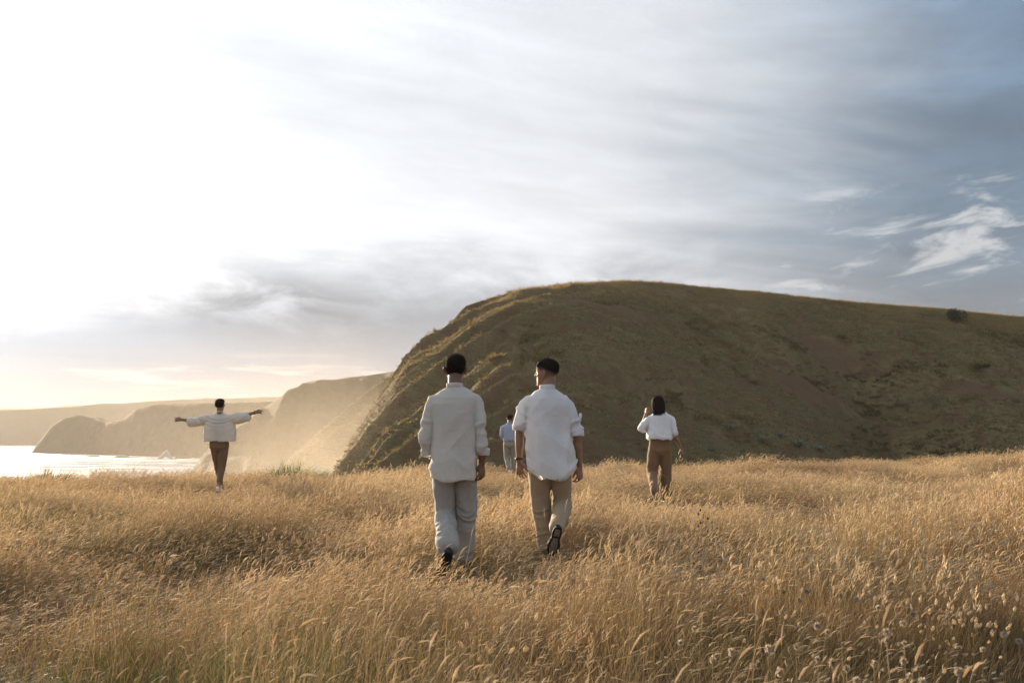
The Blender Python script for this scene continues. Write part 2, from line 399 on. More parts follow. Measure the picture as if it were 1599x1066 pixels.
# wave bursting into the air
M_spray, h_, o_ = new_mat('spray_foam')
_b = bsdf(h_, o_, (.90, .90, .90), .9, .2)
_t = h_.new('ShaderNodeBsdfTranslucent'); _t.inputs['Color'].default_value = (.92, .92, .92, 1); _m = h_.new('ShaderNodeMixShader'); _m.inputs[0].default_value = .6
h_.l.new(_b.outputs[0], _m.inputs[1]); h_.l.new(_t.outputs[0], _m.inputs[2]); h_.l.new(_m.outputs[0], o_.inputs[0])
vv, ff = [], []
bmi = bmesh.new(); bmesh.ops.create_icosphere(bmi, subdivisions=1, radius=1)
iv = np.array([v.co[:] for v in bmi.verts]); jf = np.array([[v.index for v in f.verts] for f in bmi.faces]); bmi.free()
rs = np.random.default_rng(3)
n_ = 2600
D = 21.1 * 1554 / 36.5; cx = (262 - 800) / 1554 * D
puffs = [(0, 0, 3.6, 2.6), (2.2, .5, 3.0, 2.1), (-2.0, 0, 2.4, 2.0), (3.8, 0, 1.6, 1.6), (.6, 0, 5.6, 1.7), (-1.0, .4, 5.0, 1.3), (2.6, 0, 4.9, 1.2), (-3.8, 0, 1.2, 1.5), (-6.2, 0, .6, 1.2), (5.8, 0, .7, 1.2), (1.2, 0, 7.0, .9)]
jj = rs.choice(len(puffs), n_, p=np.array([q[3] ** 2 for q in puffs]) / sum(q[3] ** 2 for q in puffs)); Pf = np.array(puffs)[jj]
dd_ = rs.normal(0, 1, (n_, 3)); dd_ /= np.linalg.norm(dd_, axis=1)[:, None]; rr_ = Pf[:, 3] * rs.random(n_) ** .4 * (1 + (rs.random(n_) < .12) * rs.random(n_) * .9)
px_ = Pf[:, 0] + dd_[:, 0] * rr_; py_ = Pf[:, 1] + dd_[:, 1] * rr_; pz_ = np.abs(Pf[:, 2] + dd_[:, 2] * rr_)
sz_ = rs.uniform(.10, .42, n_) * (1.15 - .5 * (rr_ / Pf[:, 3]).clip(0, 1))
V_ = (iv[None] * sz_[:, None, None] + np.stack([px_, py_, pz_], 1)[:, None]).reshape(-1, 3)
F_ = (jf[None] + (np.arange(n_) * len(iv))[:, None, None]).reshape(-1, 3)
o = mesh_obj('wave_spray', V_, F_, M_spray); o.location = (cx, D, Z_SEA)
tag(o, 'white burst of spray where a wave breaks below the headland', 'spray', kind='stuff')

# ------------------------------------------------------------------ grass
def grass_mat(name, c_lo, c_hi, green, trans=.5, gmix=True):
    m, h, out = new_mat(name)
    at = h.new('ShaderNodeAttribute'); at.attribute_type = 'INSTANCER'; at.attribute_name = 'tint'
    ag = h.new('ShaderNodeAttribute'); ag.attribute_type = 'INSTANCER'; ag.attribute_name = 'green'
    vc = h.new('ShaderNodeAttribute'); vc.attribute_type = 'GEOMETRY'; vc.attribute_name = 'shade'
    t = h.m('ADD', h.m('MULTIPLY', at.outputs['Fac'], .6), h.m('MULTIPLY', vc.outputs['Fac'], .4))
    col = h.mix(t, c_lo, c_hi)
    col = h.mix(h.m('MULTIPLY', ag.outputs['Fac'], h.ramp(vc.outputs['Fac'], .9, .25)), col, green)
    b = h.new('ShaderNodeBsdfPrincipled'); h.put(b.inputs['Base Color'], col); b.inputs['Roughness'].default_value = .6; b.inputs['Specular IOR Level'].default_value = .08
    tr = h.new('ShaderNodeBsdfTranslucent'); h.put(tr.inputs['Color'], col)
    mx = h.new('ShaderNodeMixShader'); mx.inputs[0].default_value = trans
    h.l.new(b.outputs[0], mx.inputs[1]); h.l.new(tr.outputs[0], mx.inputs[2]); h.l.new(mx.outputs[0], out.inputs[0])
    return m
M_blade = grass_mat('dry_blade', (.085, .045, .017), (.55, .375, .190), (.065, .095, .016), .30)
M_ear = grass_mat('grass_ear', (.50, .35, .19), (.95, .80, .57), (.3, .3, .14), .48)
M_tuft = grass_mat('hill_tuft', (.115, .080, .034), (.36, .26, .115), (.085, .080, .030), .38)
PROTO = bpy.data.collections.new('prototypes')     # never linked to the scene: only the sources of the instancing

class Ribbons:
    def __init__(s): s.v = []; s.f = []; s.mi = []; s.sh = []
    def ribbon(s, pts, wid, side, mat=0, shade=.5):
        b = len(s.v)
        n = len(pts)
        for p, w in zip(pts, wid):
            s.v.append(p - side * w * .5); s.v.append(p + side * w * .5); s.sh += [shade, shade]
        for i in range(n - 1):
            s.f.append((b + 2 * i, b + 2 * i + 1, b + 2 * i + 3, b + 2 * i + 2)); s.mi.append(mat)
    def spindle(s, pts, rad, mat=1, shade=.5, k=4, sharp=1):
        b = len(s.v); n = len(pts)
        d = (pts[-1] - pts[0]).normalized(); a = d.orthogonal().normalized(); c = d.cross(a)
        for i, (p, r) in enumerate(zip(pts, rad)):
            for j in range(k):
                t = 2 * math.pi * (j + .5 * (i % 2)) / k
                s.v.append(p + (a * math.cos(t) + c * math.sin(t)) * r); s.sh.append(shade)
        for i in range(n - 1):
            for j in range(k):
                s.f.append((b + i * k + j, b + i * k + (j + 1) % k, b + (i + 1) * k + (j + 1) % k, b + (i + 1) * k + j)); s.mi.append(mat)
    def build(s, name, mats, coll=PROTO):
        me = bpy.data.meshes.new(name); me.from_pydata([tuple(v) for v in s.v], [], s.f)
        for m in mats: me.materials.append(m)
        me.polygons.foreach_set('material_index', s.mi)
        a = me.attributes.new('shade', 'FLOAT', 'POINT'); a.data.foreach_set('value', s.sh)
        o = bpy.data.objects.new(name, me)
        if coll: coll.objects.link(o)
        return o
rnd = random.Random(4)
def stem_pts(base, dirv, L, bend, n):
    p = base.copy(); d = dirv.normalized(); out = [p.copy()]
    for i in range(n):
        p = p + d * (L / n); out.append(p.copy())
        d = (d + bend * (1.0 / n)).normalized()
    return out
WIND = Vector((1, -.12, 0))
def clump(name, nb, ns, rad, hb, hs, ears='spike', lean=.35, w=1.0, droop=.6):
    rb = Ribbons()
    for i in range(nb):
        a = rnd.uniform(0, 2 * math.pi); r = rad * math.sqrt(rnd.random())
        base = Vector((math.cos(a) * r, math.sin(a) * r, -.03))
        az_ = rnd.uniform(0, 2 * math.pi); out = Vector((math.cos(az_), math.sin(az_), 0))
        L = hb * rnd.uniform(.45, 1.15)
        d = Vector((0, 0, 1)) + out * rnd.uniform(.05, .55) + WIND * lean * rnd.uniform(.2, 1)
        bend = out * rnd.uniform(0, .9) + WIND * lean * rnd.uniform(0, 1.4) + Vector((0, 0, -rnd.uniform(0, 1) ** 2 * droop))
        P = stem_pts(base, d, L, bend, 4)
        sd = Vector((math.cos(az_ + 1.3), math.sin(az_ + 1.3), 0))
        ww = w * rnd.uniform(.0016, .0040)
        rb.ribbon(P, [ww * .8, ww, ww * .9, ww * .6, ww * .12], sd, 0, rnd.random())
    for i in range(ns):
        a = rnd.uniform(0, 2 * math.pi); r = rad * math.sqrt(rnd.random())
        base = Vector((math.cos(a) * r, math.sin(a) * r, -.03))
        az_ = rnd.uniform(0, 2 * math.pi); out = Vector((math.cos(az_), math.sin(az_), 0))
        L = hs * rnd.uniform(.6, 1.12)
        d = Vector((0, 0, 1)) + out * rnd.uniform(0, .5) + WIND * lean * rnd.uniform(.3, 1.1)
        bend = out * rnd.uniform(0, .3) + WIND * lean * rnd.uniform(.3, 1.6)
        P = stem_pts(base, d, L, bend, 4)
        sd = Vector((math.cos(az_ + 1.3), math.sin(az_ + 1.3), 0)); sh = rnd.random()
        rb.ribbon(P, [.0018 * w] * 5, sd, 0, sh)
        e = (P[-1] - P[-2]).normalized(); top = P[-1]; e = (e + Vector((rnd.gauss(0, .3), rnd.gauss(0, .3), rnd.gauss(0, .25)))).normalized()
        if ears == 'spike':
            el_ = rnd.uniform(.035, .075); er = rnd.uniform(.0020, .0042) * w
            Q = [top + e * el_ * t + (WIND * .25 * t * t - Vector((0, 0, .25 * t * t))) * el_ for t in (0, .25, .6, 1)]
            rb.spindle(Q, [er * .4, er, er * .8, er * .1], 1, sh)
        elif ears == 'plume':       # open panicle of small spikelets
            for k in range(9):
                t = k / 9.; q = top - e * .10 * (1 - t) * 1.0 + e * .02
                o2 = Vector((math.cos(k * 2.4), math.sin(k * 2.4), .9)) * .020 * (1.1 - t) + WIND * .008
                rb.spindle([q, q + o2 * .5, q + o2 * 1.0 + e * .012], [.0012, .0034 * w, .0006], 1, sh, 3)
        elif ears == 'tail':        # soft oval bunny tail
            el_ = rnd.uniform(.022, .034); er = rnd.uniform(.0055, .008) * w
            Q = [top + e * el_ * t for t in (0, .15, .5, .85, 1)]
            rb.spindle(Q, [er * .3, er * .85, er, er * .6, er * .05], 1, min(1, sh + .3), 5)
    return rb
names = []
def proto(name, *a, **k):
    o = clump(name, *a, **k).build(name, [M_blade, M_ear]); names.append(name); return o
# index: 0-3 short field, 4-6 field with ears, 7-8 plume, 9-10 tall stems, 11 bunny tails, 12 lush blades
for i in range(4): proto('p%02d_short' % i, 36, 13, .13, .21, .31, 'spike', .45)
for i in range(4, 7): proto('p%02d_ears' % i, 30, 18, .14, .23, .40, 'spike', .5)
for i in range(7, 9): proto('p%02d_plume' % i, 30, 7, .13, .28, .46, 'plume', .55)
for i in range(9, 11): proto('p%02d_tall' % i, 26, 34, .13, .34, .60, 'spike', .28, w=.9)
proto('p11_tail', 30, 9, .13, .22, .36, 'tail', .3)
proto('p12_lush', 60, 3, .12, .34, .4, 'spike', .35, w=1.0, droop=1.0)
proto('p13_tangle', 40, 8, .16, .42, .46, 'spike', .30, w=.85, droop=1.6)
proto('p14_tangle', 46, 3, .16, .36, .46, 'spike', .55, w=.85, droop=2.0)

def scatter(name, P, rot, scl, idx, tint, green, coll):
    me = bpy.data.meshes.new(name); n = len(P)
    me.vertices.add(n); me.vertices.foreach_set('co', np.asarray(P, np.float32).ravel())
    def at(nm, ty, v):
        a = me.attributes.new(nm, ty, 'POINT')
        a.data.foreach_set('vector' if ty == 'FLOAT_VECTOR' else 'value', np.asarray(v, np.int32 if ty == 'INT' else np.float32).ravel())
    at('rot', 'FLOAT_VECTOR', rot); at('scl', 'FLOAT_VECTOR', scl); at('pick', 'INT', idx); at('tint', 'FLOAT', tint); at('green', 'FLOAT', green)
    o = bpy.data.objects.new(name, me); COL.objects.link(o)
    ng = bpy.data.node_groups.new(name + '_nodes', 'GeometryNodeTree')
    ng.interface.new_socket('Geometry', in_out='INPUT', socket_type='NodeSocketGeometry')
    ng.interface.new_socket('Geometry', in_out='OUTPUT', socket_type='NodeSocketGeometry')
    nn = ng.nodes; gi = nn.new('NodeGroupInput'); go = nn.new('NodeGroupOutput')
    ci = nn.new('GeometryNodeCollectionInfo'); ci.inputs['Collection'].default_value = coll
    ci.inputs['Separate Children'].default_value = True; ci.inputs['Reset Children'].default_value = True
    ip = nn.new('GeometryNodeInstanceOnPoints'); ip.inputs['Pick Instance'].default_value = True
    def na(nm, ty):
        q = nn.new('GeometryNodeInputNamedAttribute'); q.data_type = ty; q.inputs['Name'].default_value = nm; return q.outputs[0]
    L = ng.links
    L.new(gi.outputs[0], ip.inputs['Points']); L.new(ci.outputs[0], ip.inputs['Instance'])
    L.new(na('pick', 'INT'), ip.inputs['Instance Index'])
    e2r = nn.new('FunctionNodeEulerToRotation'); L.new(na('rot', 'FLOAT_VECTOR'), e2r.inputs[0]); L.new(e2r.outputs[0], ip.inputs['Rotation'])
    L.new(na('scl', 'FLOAT_VECTOR'), ip.inputs['Scale']); L.new(ip.outputs[0], go.inputs[0])
    md = o.modifiers.new('scatter', 'NODES'); md.node_group = ng
    return o

def field_points():
    P = []
    cell = .118
    xs = np.arange(-26, 34, cell); ys = np.arange(.9, 38, cell)
    X, Y = np.meshgrid(xs, ys); X = X.ravel() + rng.uniform(-.5, .5, X.size) * cell; Y = Y.ravel() + rng.uniform(-.5, .5, Y.size) * cell
    keep = (X > -.56 * Y - 2.6) & (X < .56 * Y + 2.6) & (Y < edge_y(X) + 1.2)
    # thinner with distance, the clumps grow a little instead
    keep &= rng.random(X.size) < np.interp(Y, [0, 3.5, 7, 10, 16, 34], [.32, .40, .78, .88, .72, .55])
    return X[keep], Y[keep]
gx_, gy_ = field_points()
gz_ = ground_z(gx_, gy_)
n_ = len(gx_)
print('field clumps', n_)
patch = fbm(gx_ / 2.6, gy_ / 2.6, 3, 14); fine = fbm(gx_ / .7, gy_ / .7, 2, 15)
# height of the sward over the field: short in the middle distance, tall along the eastern rim and a pale tall stand on the east side
H = .86 + .85 * patch + .60 * fine
H *= np.interp(gy_, [1, 5, 9, 18, 30], [1.15, 1.05, .95, .80, .80]) * (1 - .3 * sstep(gy_, 17, 24) * sstep(-gx_, 1, 5))
rim = sstep(gy_ - edge_y(gx_), -7, -2.5) * sstep(gx_, 4.5, 7.5) * (.55 + .8 * np.clip(.5 + fbm(gx_ / 1.7, gy_ / 9, 2, 66), 0, 1))
H += .22 * rim
stand = np.exp(-((gx_ - 4.6) / 2.0) ** 2 - ((gy_ - 7.4) / 2.2) ** 2) + .6 * np.exp(-((gx_ - 13) / 3) ** 2 - ((gy_ - 21) / 5) ** 2)
H += .45 * stand
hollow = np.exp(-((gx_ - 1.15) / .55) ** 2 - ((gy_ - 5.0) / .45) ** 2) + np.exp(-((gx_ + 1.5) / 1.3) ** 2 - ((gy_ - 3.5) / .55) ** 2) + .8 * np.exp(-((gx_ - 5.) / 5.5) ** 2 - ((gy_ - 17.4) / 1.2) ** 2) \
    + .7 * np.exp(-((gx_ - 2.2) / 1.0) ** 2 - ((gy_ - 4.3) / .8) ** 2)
H *= 1 - .42 * hollow.clip(0, 1)
PEOPLE_AT = [(-.49, 8.1), (.42, 8.95), (-5.45, 18.8), (2.35, 15.5), (-.06, 29.0)]
H = H.clip(.30, 1.5)
H *= 1 - .45 * np.exp(-((gx_ - 2.12) / .55) ** 4 - ((gy_ - 14.2) / 1.5) ** 4)
near_low = np.interp(gy_, [3.0, 4.5, 5.4, 6.4, 8], [.40, .46, 1.0, 1.18, 1.0]); keep_tall = sstep(fbm(gx_ / .75, gy_ / .6, 2, 57), .18, .38)
H *= near_low + (1.15 - near_low).clip(0, 1) * keep_tall + .10 * patch
H *= 1 - .45 * np.exp(-((gx_ + .32) / .42) ** 4 - ((gy_ - 6.0) / 1.3) ** 4) - .30 * np.exp(-((gx_ - .2) / .4) ** 4 - ((gy_ - 6.9) / 1.1) ** 4)
for a, b in PEOPLE_AT:   # short, trodden turf round and just before each pair of feet
    H *= 1 - .74 * np.exp(-((gx_ - a * (gy_ / b)) / (.16 + .028 * b)) ** 4 - ((gy_ - b + .045 * b) / (.085 * b)) ** 4)
u_ = rng.random(n_)
pk = np.where(u_ < .42, rng.integers(0, 4, n_), np.where(u_ < .82, rng.integers(4, 7, n_), np.where(u_ < .95, rng.integers(7, 9, n_), 11)))
tall = (stand > .25 + .4 * rng.random(n_)) | (rim > .5 + .7 * rng.random(n_))
near_ = np.interp(gy_, [4.6, 8.5], [.78, .12]); pk = np.where(rng.random(n_) < near_, rng.integers(13, 15, n_), pk)
pk = np.where(tall, rng.integers(9, 11, n_), pk)
tails = (np.exp(-((gx_ - 1.9) / 1.3) ** 2 - ((gy_ - 4.6) / 1.3) ** 2) > .45 + .9 * rng.random(n_))
pk = np.where(tails, 11, pk)
lush_m = fbm(gx_ / 1.4, gy_ / 1.4, 3, 33)
green = (sstep(lush_m, .05, .45) * np.interp(gy_, [2, 6, 12], [1, .45, .12]) + .9 * np.exp(-((gx_ + 1.5) / 1.1) ** 2 - ((gy_ - 4.0) / .8) ** 2) + .6 * np.exp(-((gx_ + 5.0) / 2.0) ** 2 - ((gy_ - 9.5) / 1.5) ** 2) * (fine > 0) + .5 * hollow).clip(0, 1)
pk = np.where((green > .35 + .6 * rng.random(n_)), 12, pk)
tint = (.46 + .62 * fbm(gx_ / 1.7, gy_ / 1.7, 3, 44) + .35 * patch + .25 * fine + rng.normal(0, .14, n_) + .1 * stand - .35 * hollow - np.interp(gy_, [3, 5.5], [.28, 0])).clip(0, 1)  # hollows and nearest strip tinted darker, standing in for shade between blades
wid = np.interp(gy_, [3, 10, 20, 32], [.95, 1.1, 1.4, 1.6]) 
hs = H * rng.uniform(.85, 1.15, n_) * np.where(tall, .78 - .12 * (gy_ > 20), 1.0)
rot = np.stack([rng.normal(0, .10, n_), rng.normal(0, .10, n_), rng.normal(0, .5, n_)], 1)
scl = np.stack([wid, wid, hs], 1)
# wider spacing between blades when a clump is scaled sideways; keep the lean believable
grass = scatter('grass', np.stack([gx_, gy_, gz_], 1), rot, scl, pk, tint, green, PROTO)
tag(grass, kind='stuff')

# scrubby turf on the hill opposite
PROTO2 = bpy.data.collections.new('hill_prototypes')
def tuft(name, nb, rad, hh, w, lean=.5):
    rb = Ribbons()
    for i in range(nb):
        a = rnd.uniform(0, 2 * math.pi); r = rad * math.sqrt(rnd.random()); base = Vector((math.cos(a) * r, math.sin(a) * r, -.08))
        out = Vector((math.cos(a), math.sin(a), 0)); L = hh * rnd.uniform(.5, 1.15)
        P = stem_pts(base, Vector((0, 0, 1)) + out * rnd.uniform(.1, .9) + WIND * lean * .5, L, out * .8 + WIND * lean + Vector((0, 0, -rnd.random() * 1.2)), 3)
        az_ = rnd.uniform(0, 6.28)
        rb.ribbon(P, [w, w * .9, w * .6, w * .1], Vector((math.cos(az_), math.sin(az_), 0)), 0, rnd.random())
    return rb.build(name, [M_tuft], PROTO2)
for i in range(4): tuft('t%d_low' % i, 22, .42, .48, .07)
tuft('t4_crest', 34, .45, .75, .035, .3)
tuft('t5_scrub', 46, .50, .62, .10, .1)
cell = .52
X, Y = np.meshgrid(np.arange(-52, 118, cell), np.arange(82, 214, cell))
X = X.ravel() + rng.uniform(-.5, .5, X.size) * cell; Y = Y.ravel() + rng.uniform(-.5, .5, Y.size) * cell
Z = hill_z(X, Y)
e_ = .5
nx_ = -(hill_z(X + e_, Y) - Z) / e_; ny_ = -(hill_z(X, Y + e_) - Z) / e_
vis = (Z > -12) & (X > -.56 * Y - 3) & (X < .55 * Y + 3)
yc_ = np.interp(X, CREST[:, 0], CREST[:, 1])
vis &= (Y < yc_ + 5) | ((X < -12) & (Y < 208))
steep = np.hypot(nx_, ny_)
cover = fbm(X / 7., Y / 7., 3, 77)
bare = sstep(steep, .75, 1.1)
vis &= rng.random(X.size) < (.96 - .22 * bare - .25 * sstep(-cover, .2, .5))
X, Y, Z, cover, yc_, nx_, ny_, steep = [q[vis] for q in (X, Y, Z, cover, yc_, nx_, ny_, steep)]
n_ = len(X); print('hill tufts', n_)
dC = yc_ - Y
crestg = sstep(dC, 26, 14) * sstep(X, -8, 4)
scar = np.zeros(n_)
for (a_, b_, c_, d_) in SCARS: scar = np.maximum(scar, np.exp(-((X - a_) / c_) ** 2 - ((Y - b_) / d_) ** 2) * 1.2 + .8 * fbm(X / 2.5, Y / 2.0, 2, 99) - .1)
gul = np.exp(-((X - 52) / 9) ** 2) * sstep(dC, 8, 30)  # tint drops and scrub thickens here to stand in for gully shade
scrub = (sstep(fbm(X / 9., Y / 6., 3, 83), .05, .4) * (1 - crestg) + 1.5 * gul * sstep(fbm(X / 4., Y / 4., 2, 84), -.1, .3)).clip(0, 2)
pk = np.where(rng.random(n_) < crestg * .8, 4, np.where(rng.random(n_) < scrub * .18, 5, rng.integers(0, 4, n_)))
tint = (.42 + .45 * cover + rng.normal(0, .16, n_) + .35 * crestg - .2 * scrub - .25 * gul + .28 * sstep(-X, -24, 14)).clip(0, 1)  # west side tinted paler in place of sunlit haze
gr = (.35 + .9 * fbm(X / 16., Y / 16., 3, 88) + .25 * sstep(X, 25, 60) - .5 * crestg).clip(0, 1)
sc_ = rng.uniform(.55, 1.35, n_) * (1 - .3 * sstep(steep, .6, 1.0)) * (1 - .75 * sstep(scar, .45, .8))
rot = np.stack([-.5 * ny_.clip(-1, 1) * 0 + rng.normal(0, .15, n_), rng.normal(0, .15, n_), rng.uniform(0, 1.5, n_)], 1)
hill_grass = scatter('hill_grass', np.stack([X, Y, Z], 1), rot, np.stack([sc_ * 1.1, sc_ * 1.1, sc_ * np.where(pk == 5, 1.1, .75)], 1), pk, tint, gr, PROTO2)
tag(hill_grass, kind='stuff')

# ------------------------------------------------------------------ air
bm = bmesh.new(); bmesh.ops.create_cube(bm, size=1)
for v in bm.verts:
    v.co = Vector((-3700 if v.co.x < 0 else 2300, -125 if v.co.y < 0 else 3300, Z_SEA - 5.5 if v.co.z < 0 else 108))
me = bpy.data.meshes.new('haze'); bm.to_mesh(me); bm.free()
M_haze = bpy.data.materials.new('sea_haze'); M_haze.use_nodes = True
t_ = M_haze.node_tree; t_.nodes.clear(); vo = t_.nodes.new('ShaderNodeOutputMaterial'); pv = t_.nodes.new('ShaderNodeVolumePrincipled')
pv.inputs['Color'].default_value = (.88, .80, .70, 1); pv.inputs['Density'].default_value = .00013; pv.inputs['Anisotropy'].default_value = .25
t_.links.new(pv.outputs[0], vo.inputs['Volume'])
me.materials.append(M_haze); haze = bpy.data.objects.new('haze', me); COL.objects.link(haze); tag(haze, kind='stuff')

# sea spray drifting up the gap between the hills: denser low down and towards the sea
bm = bmesh.new(); bmesh.ops.create_cube(bm, size=1)
for v in bm.verts:
    v.co = Vector((-165 if v.co.x < 0 else 22, 82 if v.co.y < 0 else 350, -22 if v.co.z < 0 else 34))
me = bpy.data.meshes.new('sea_mist'); bm.to_mesh(me); bm.free()
M_mist = bpy.data.materials.new('drifting_spray'); M_mist.use_nodes = True
t_ = M_mist.node_tree; t_.nodes.clear(); vo = t_.nodes.new('ShaderNodeOutputMaterial'); pv = t_.nodes.new('ShaderNodeVolumePrincipled'); hh_ = N(t_)
_p = hh_.new('ShaderNodeTexCoord').outputs['Object']; _s = hh_.new('ShaderNodeSeparateXYZ'); hh_.l.new(_p, _s.inputs[0])
def _sq(o, c, w): return hh_.m('POWER', hh_.m('ABSOLUTE', hh_.m('DIVIDE', hh_.m('SUBTRACT', o, c), w)), 2)
_e = hh_.m('ADD', hh_.m('ADD', _sq(_s.outputs[0], -29, 16), _sq(_s.outputs[1], 138, 32)), _sq(hh_.m('ADD', _s.outputs[2], hh_.m('MULTIPLY', _s.outputs[0], -.10)), -6, 17))
_d = hh_.m('EXPONENT', hh_.m('MULTIPLY', _e, -1))
_d = hh_.m('MULTIPLY', hh_.m('SUBTRACT', _d, .03, clamp=True), hh_.ramp(hh_.noise(_p, .035, 3, .55), .36, .62, .35, 1.25))
pv.inputs['Color'].default_value = (.86, .74, .58, 1); pv.inputs['Anisotropy'].default_value = .3
t_.links.new(hh_.m('MULTIPLY', _d, .0135), pv.inputs['Density']); t_.links.new(pv.outputs[0], vo.inputs['Volume'])
me.materials.append(M_mist); mist = bpy.data.objects.new('sea_mist', me); COL.objects.link(mist); tag(mist, kind='stuff')

# ------------------------------------------------------------------ people
_G3 = np.random.default_rng(9).random((32, 32, 32))
def n3(p, s):
    """3D value noise, -1..1, p (n,3), s frequency (scalar or 3)"""
    q = np.asarray(p) * np.asarray(s); i = np.floor(q).astype(int); f = q - i; f = f * f * (3 - 2 * f); i = i % 32; j = (i + 1) % 32
    def g(a, b, c): return _G3[a, b, c]
    x0, y0, z0 = i.T; x1, y1, z1 = j.T; fx, fy, fz = f.T
    c00 = g(x0, y0, z0) * (1 - fx) + g(x1, y0, z0) * fx; c10 = g(x0, y1, z0) * (1 - fx) + g(x1, y1, z0) * fx
    c01 = g(x0, y0, z1) * (1 - fx) + g(x1, y0, z1) * fx; c11 = g(x0, y1, z1) * (1 - fx) + g(x1, y1, z1) * fx
    return ((c00 * (1 - fy) + c10 * fy) * (1 - fz) + (c01 * (1 - fy) + c11 * fy) * fz - .5) * 2
def ridged(p, s): return (1 - np.abs(n3(p, s)) * 2.2).clip(-1, 1)

def V(*a): return Vector(a)
class Solid:
    """collects closed lofts; union() turns them into one skin by a voxel remesh"""
    def __init__(s): s.v = []; s.f = []
    def rings(s, rings):
        b = len(s.v); k = len(rings[0])
        for r in rings: s.v += [tuple(p) for p in r]
        n = len(rings)
        for i in range(n - 1):
            for j in range(k):
                s.f.append((b + i * k + j, b + i * k + (j + 1) % k, b + (i + 1) * k + (j + 1) % k, b + (i + 1) * k + j))
        c0 = sum((Vector(p) for p in rings[0]), Vector()) / k; c1 = sum((Vector(p) for p in rings[-1]), Vector()) / k
        a0 = len(s.v); s.v += [tuple(c0), tuple(c1)]
        for j in range(k):
            s.f.append((a0, b + (j + 1) % k, b + j)); s.f.append((a0 + 1, b + (n - 1) * k + j, b + (n - 1) * k + (j + 1) % k))
    def stack(s, secs, k=28, e=2.3):
        """horizontal sections (z, cx, cy, half width, half depth)"""
        R_ = []
        for z, cx, cy, w, d in secs:
            ring = []
            for j in range(k):
                t = 2 * math.pi * j / k; c, sn = math.cos(t), math.sin(t)
                ring.append((cx + w * math.copysign(abs(c) ** (2 / e), c), cy + d * math.copysign(abs(sn) ** (2 / e), sn), z))
            R_.append(ring)
        s.rings(R_)
    def limb(s, pts, rad, flat=1.0, up=None, k=14, sub=4):
        """a tapering tube through pts with rounded ends; flat < 1 squeezes it along 'up'"""
        P = [Vector(p) for p in pts]; n = len(P)
        Q, r = [], []
        for i in range(n - 1):
            p0 = P[max(i - 1, 0)]; p1 = P[i]; p2 = P[i + 1]; p3 = P[min(i + 2, n - 1)]
            for j in range(sub):
                t = j / sub
                c = .5 * ((2 * p1) + (p2 - p0) * t + (2 * p0 - 5 * p1 + 4 * p2 - p3) * t * t + (-p0 + 3 * p1 - 3 * p2 + p3) * t ** 3)
                Q.append(c); r.append(rad[i] + (rad[i + 1] - rad[i]) * (t * t * (3 - 2 * t)))
        Q.append(P[-1]); r.append(rad[-1])
        d0 = (Q[1] - Q[0]).normalized(); d1 = (Q[-1] - Q[-2]).normalized()
        Q = [Q[0] - d0 * r[0] * .8, Q[0] - d0 * r[0] * .5] + Q + [Q[-1] + d1 * r[-1] * .5, Q[-1] + d1 * r[-1] * .8]
        r = [r[0] * .5, r[0] * .84] + r + [r[-1] * .84, r[-1] * .5]
        ref = Vector(up) if up is not None else Vector((0, 1, .05))
        R_ = []
        for i, (c, q) in enumerate(zip(Q, r)):
            d = (Q[min(i + 1, len(Q) - 1)] - Q[max(i - 1, 0)]).normalized()
            a = d.cross(ref)
            if a.length < 1e-3: a = d.orthogonal()
            a.normalize(); b = a.cross(d).normalized(); ref = b
            R_.append([c + (a * math.cos(t) + b * math.sin(t) * flat) * q for t in (2 * math.pi * j / k for j in range(k))])
        s.rings([list(reversed(x)) for x in R_])
    def ball(s, c, rx, ry, rz, M=None, k=14):
        R_ = []
        for i in range(1, 10):
            ph = math.pi * i / 10
            ring = []
            for j in range(k):
                t = 2 * math.pi * j / k
                p = Vector((rx * math.sin(ph) * math.cos(t), ry * math.sin(ph) * math.sin(t), -rz * math.cos(ph)))
                if M: p = M @ p
                ring.append(Vector(c) + p)
            R_.append(ring)
        s.rings(R_)
    def union(s, voxel, smooth=4, sf=.5):
        me = bpy.data.meshes.new('tmp'); me.from_pydata(s.v, [], s.f)
        bm = bmesh.new(); bm.from_mesh(me); bmesh.ops.recalc_face_normals(bm, faces=bm.faces); bm.to_mesh(me); bm.free()
        o = bpy.data.objects.new('tmp', me); COL.objects.link(o)
        r = o.modifiers.new('r', 'REMESH'); r.mode = 'VOXEL'; r.voxel_size = voxel
        if smooth:
            q = o.modifiers.new('s', 'SMOOTH'); q.factor = sf; q.iterations = smooth
        dg = C.evaluated_depsgraph_get(); ev = o.evaluated_get(dg)
        out = bpy.data.meshes.new_from_object(ev)
        bpy.data.objects.remove(o); bpy.data.meshes.remove(me)
        out.materials.clear()
        return out
def mread(me):
    v = np.empty(len(me.vertices) * 3, np.float32); me.vertices.foreach_get('co', v)
    nn_ = np.empty(len(me.vertices) * 3, np.float32); me.vertex_normals.foreach_get('vector', nn_)
    return v.reshape(-1, 3).astype(float), nn_.reshape(-1, 3).astype(float)
def mwrite(me, v): me.vertices.foreach_set('co', v.astype(np.float32).ravel()); me.update()
def part(name, me, mat, parent, label=None):
    me.name = name
    me.materials.clear(); me.materials.append(mat)
    me.polygons.foreach_set('use_smooth', np.ones(len(me.polygons), dtype=bool))
    o = bpy.data.objects.new(name, me); COL.objects.link(o); o.parent = parent
    if label: o['label'] = label
    return o
def cut(me, fn):
    """delete the faces whose centre and normal satisfy fn"""
    bm = bmesh.new(); bm.from_mesh(me)
    dead = [f for f in bm.faces if fn(f.calc_center_median(), f.normal)]
    bmesh.ops.delete(bm, geom=dead, context='FACES'); bm.to_mesh(me); bm.free()

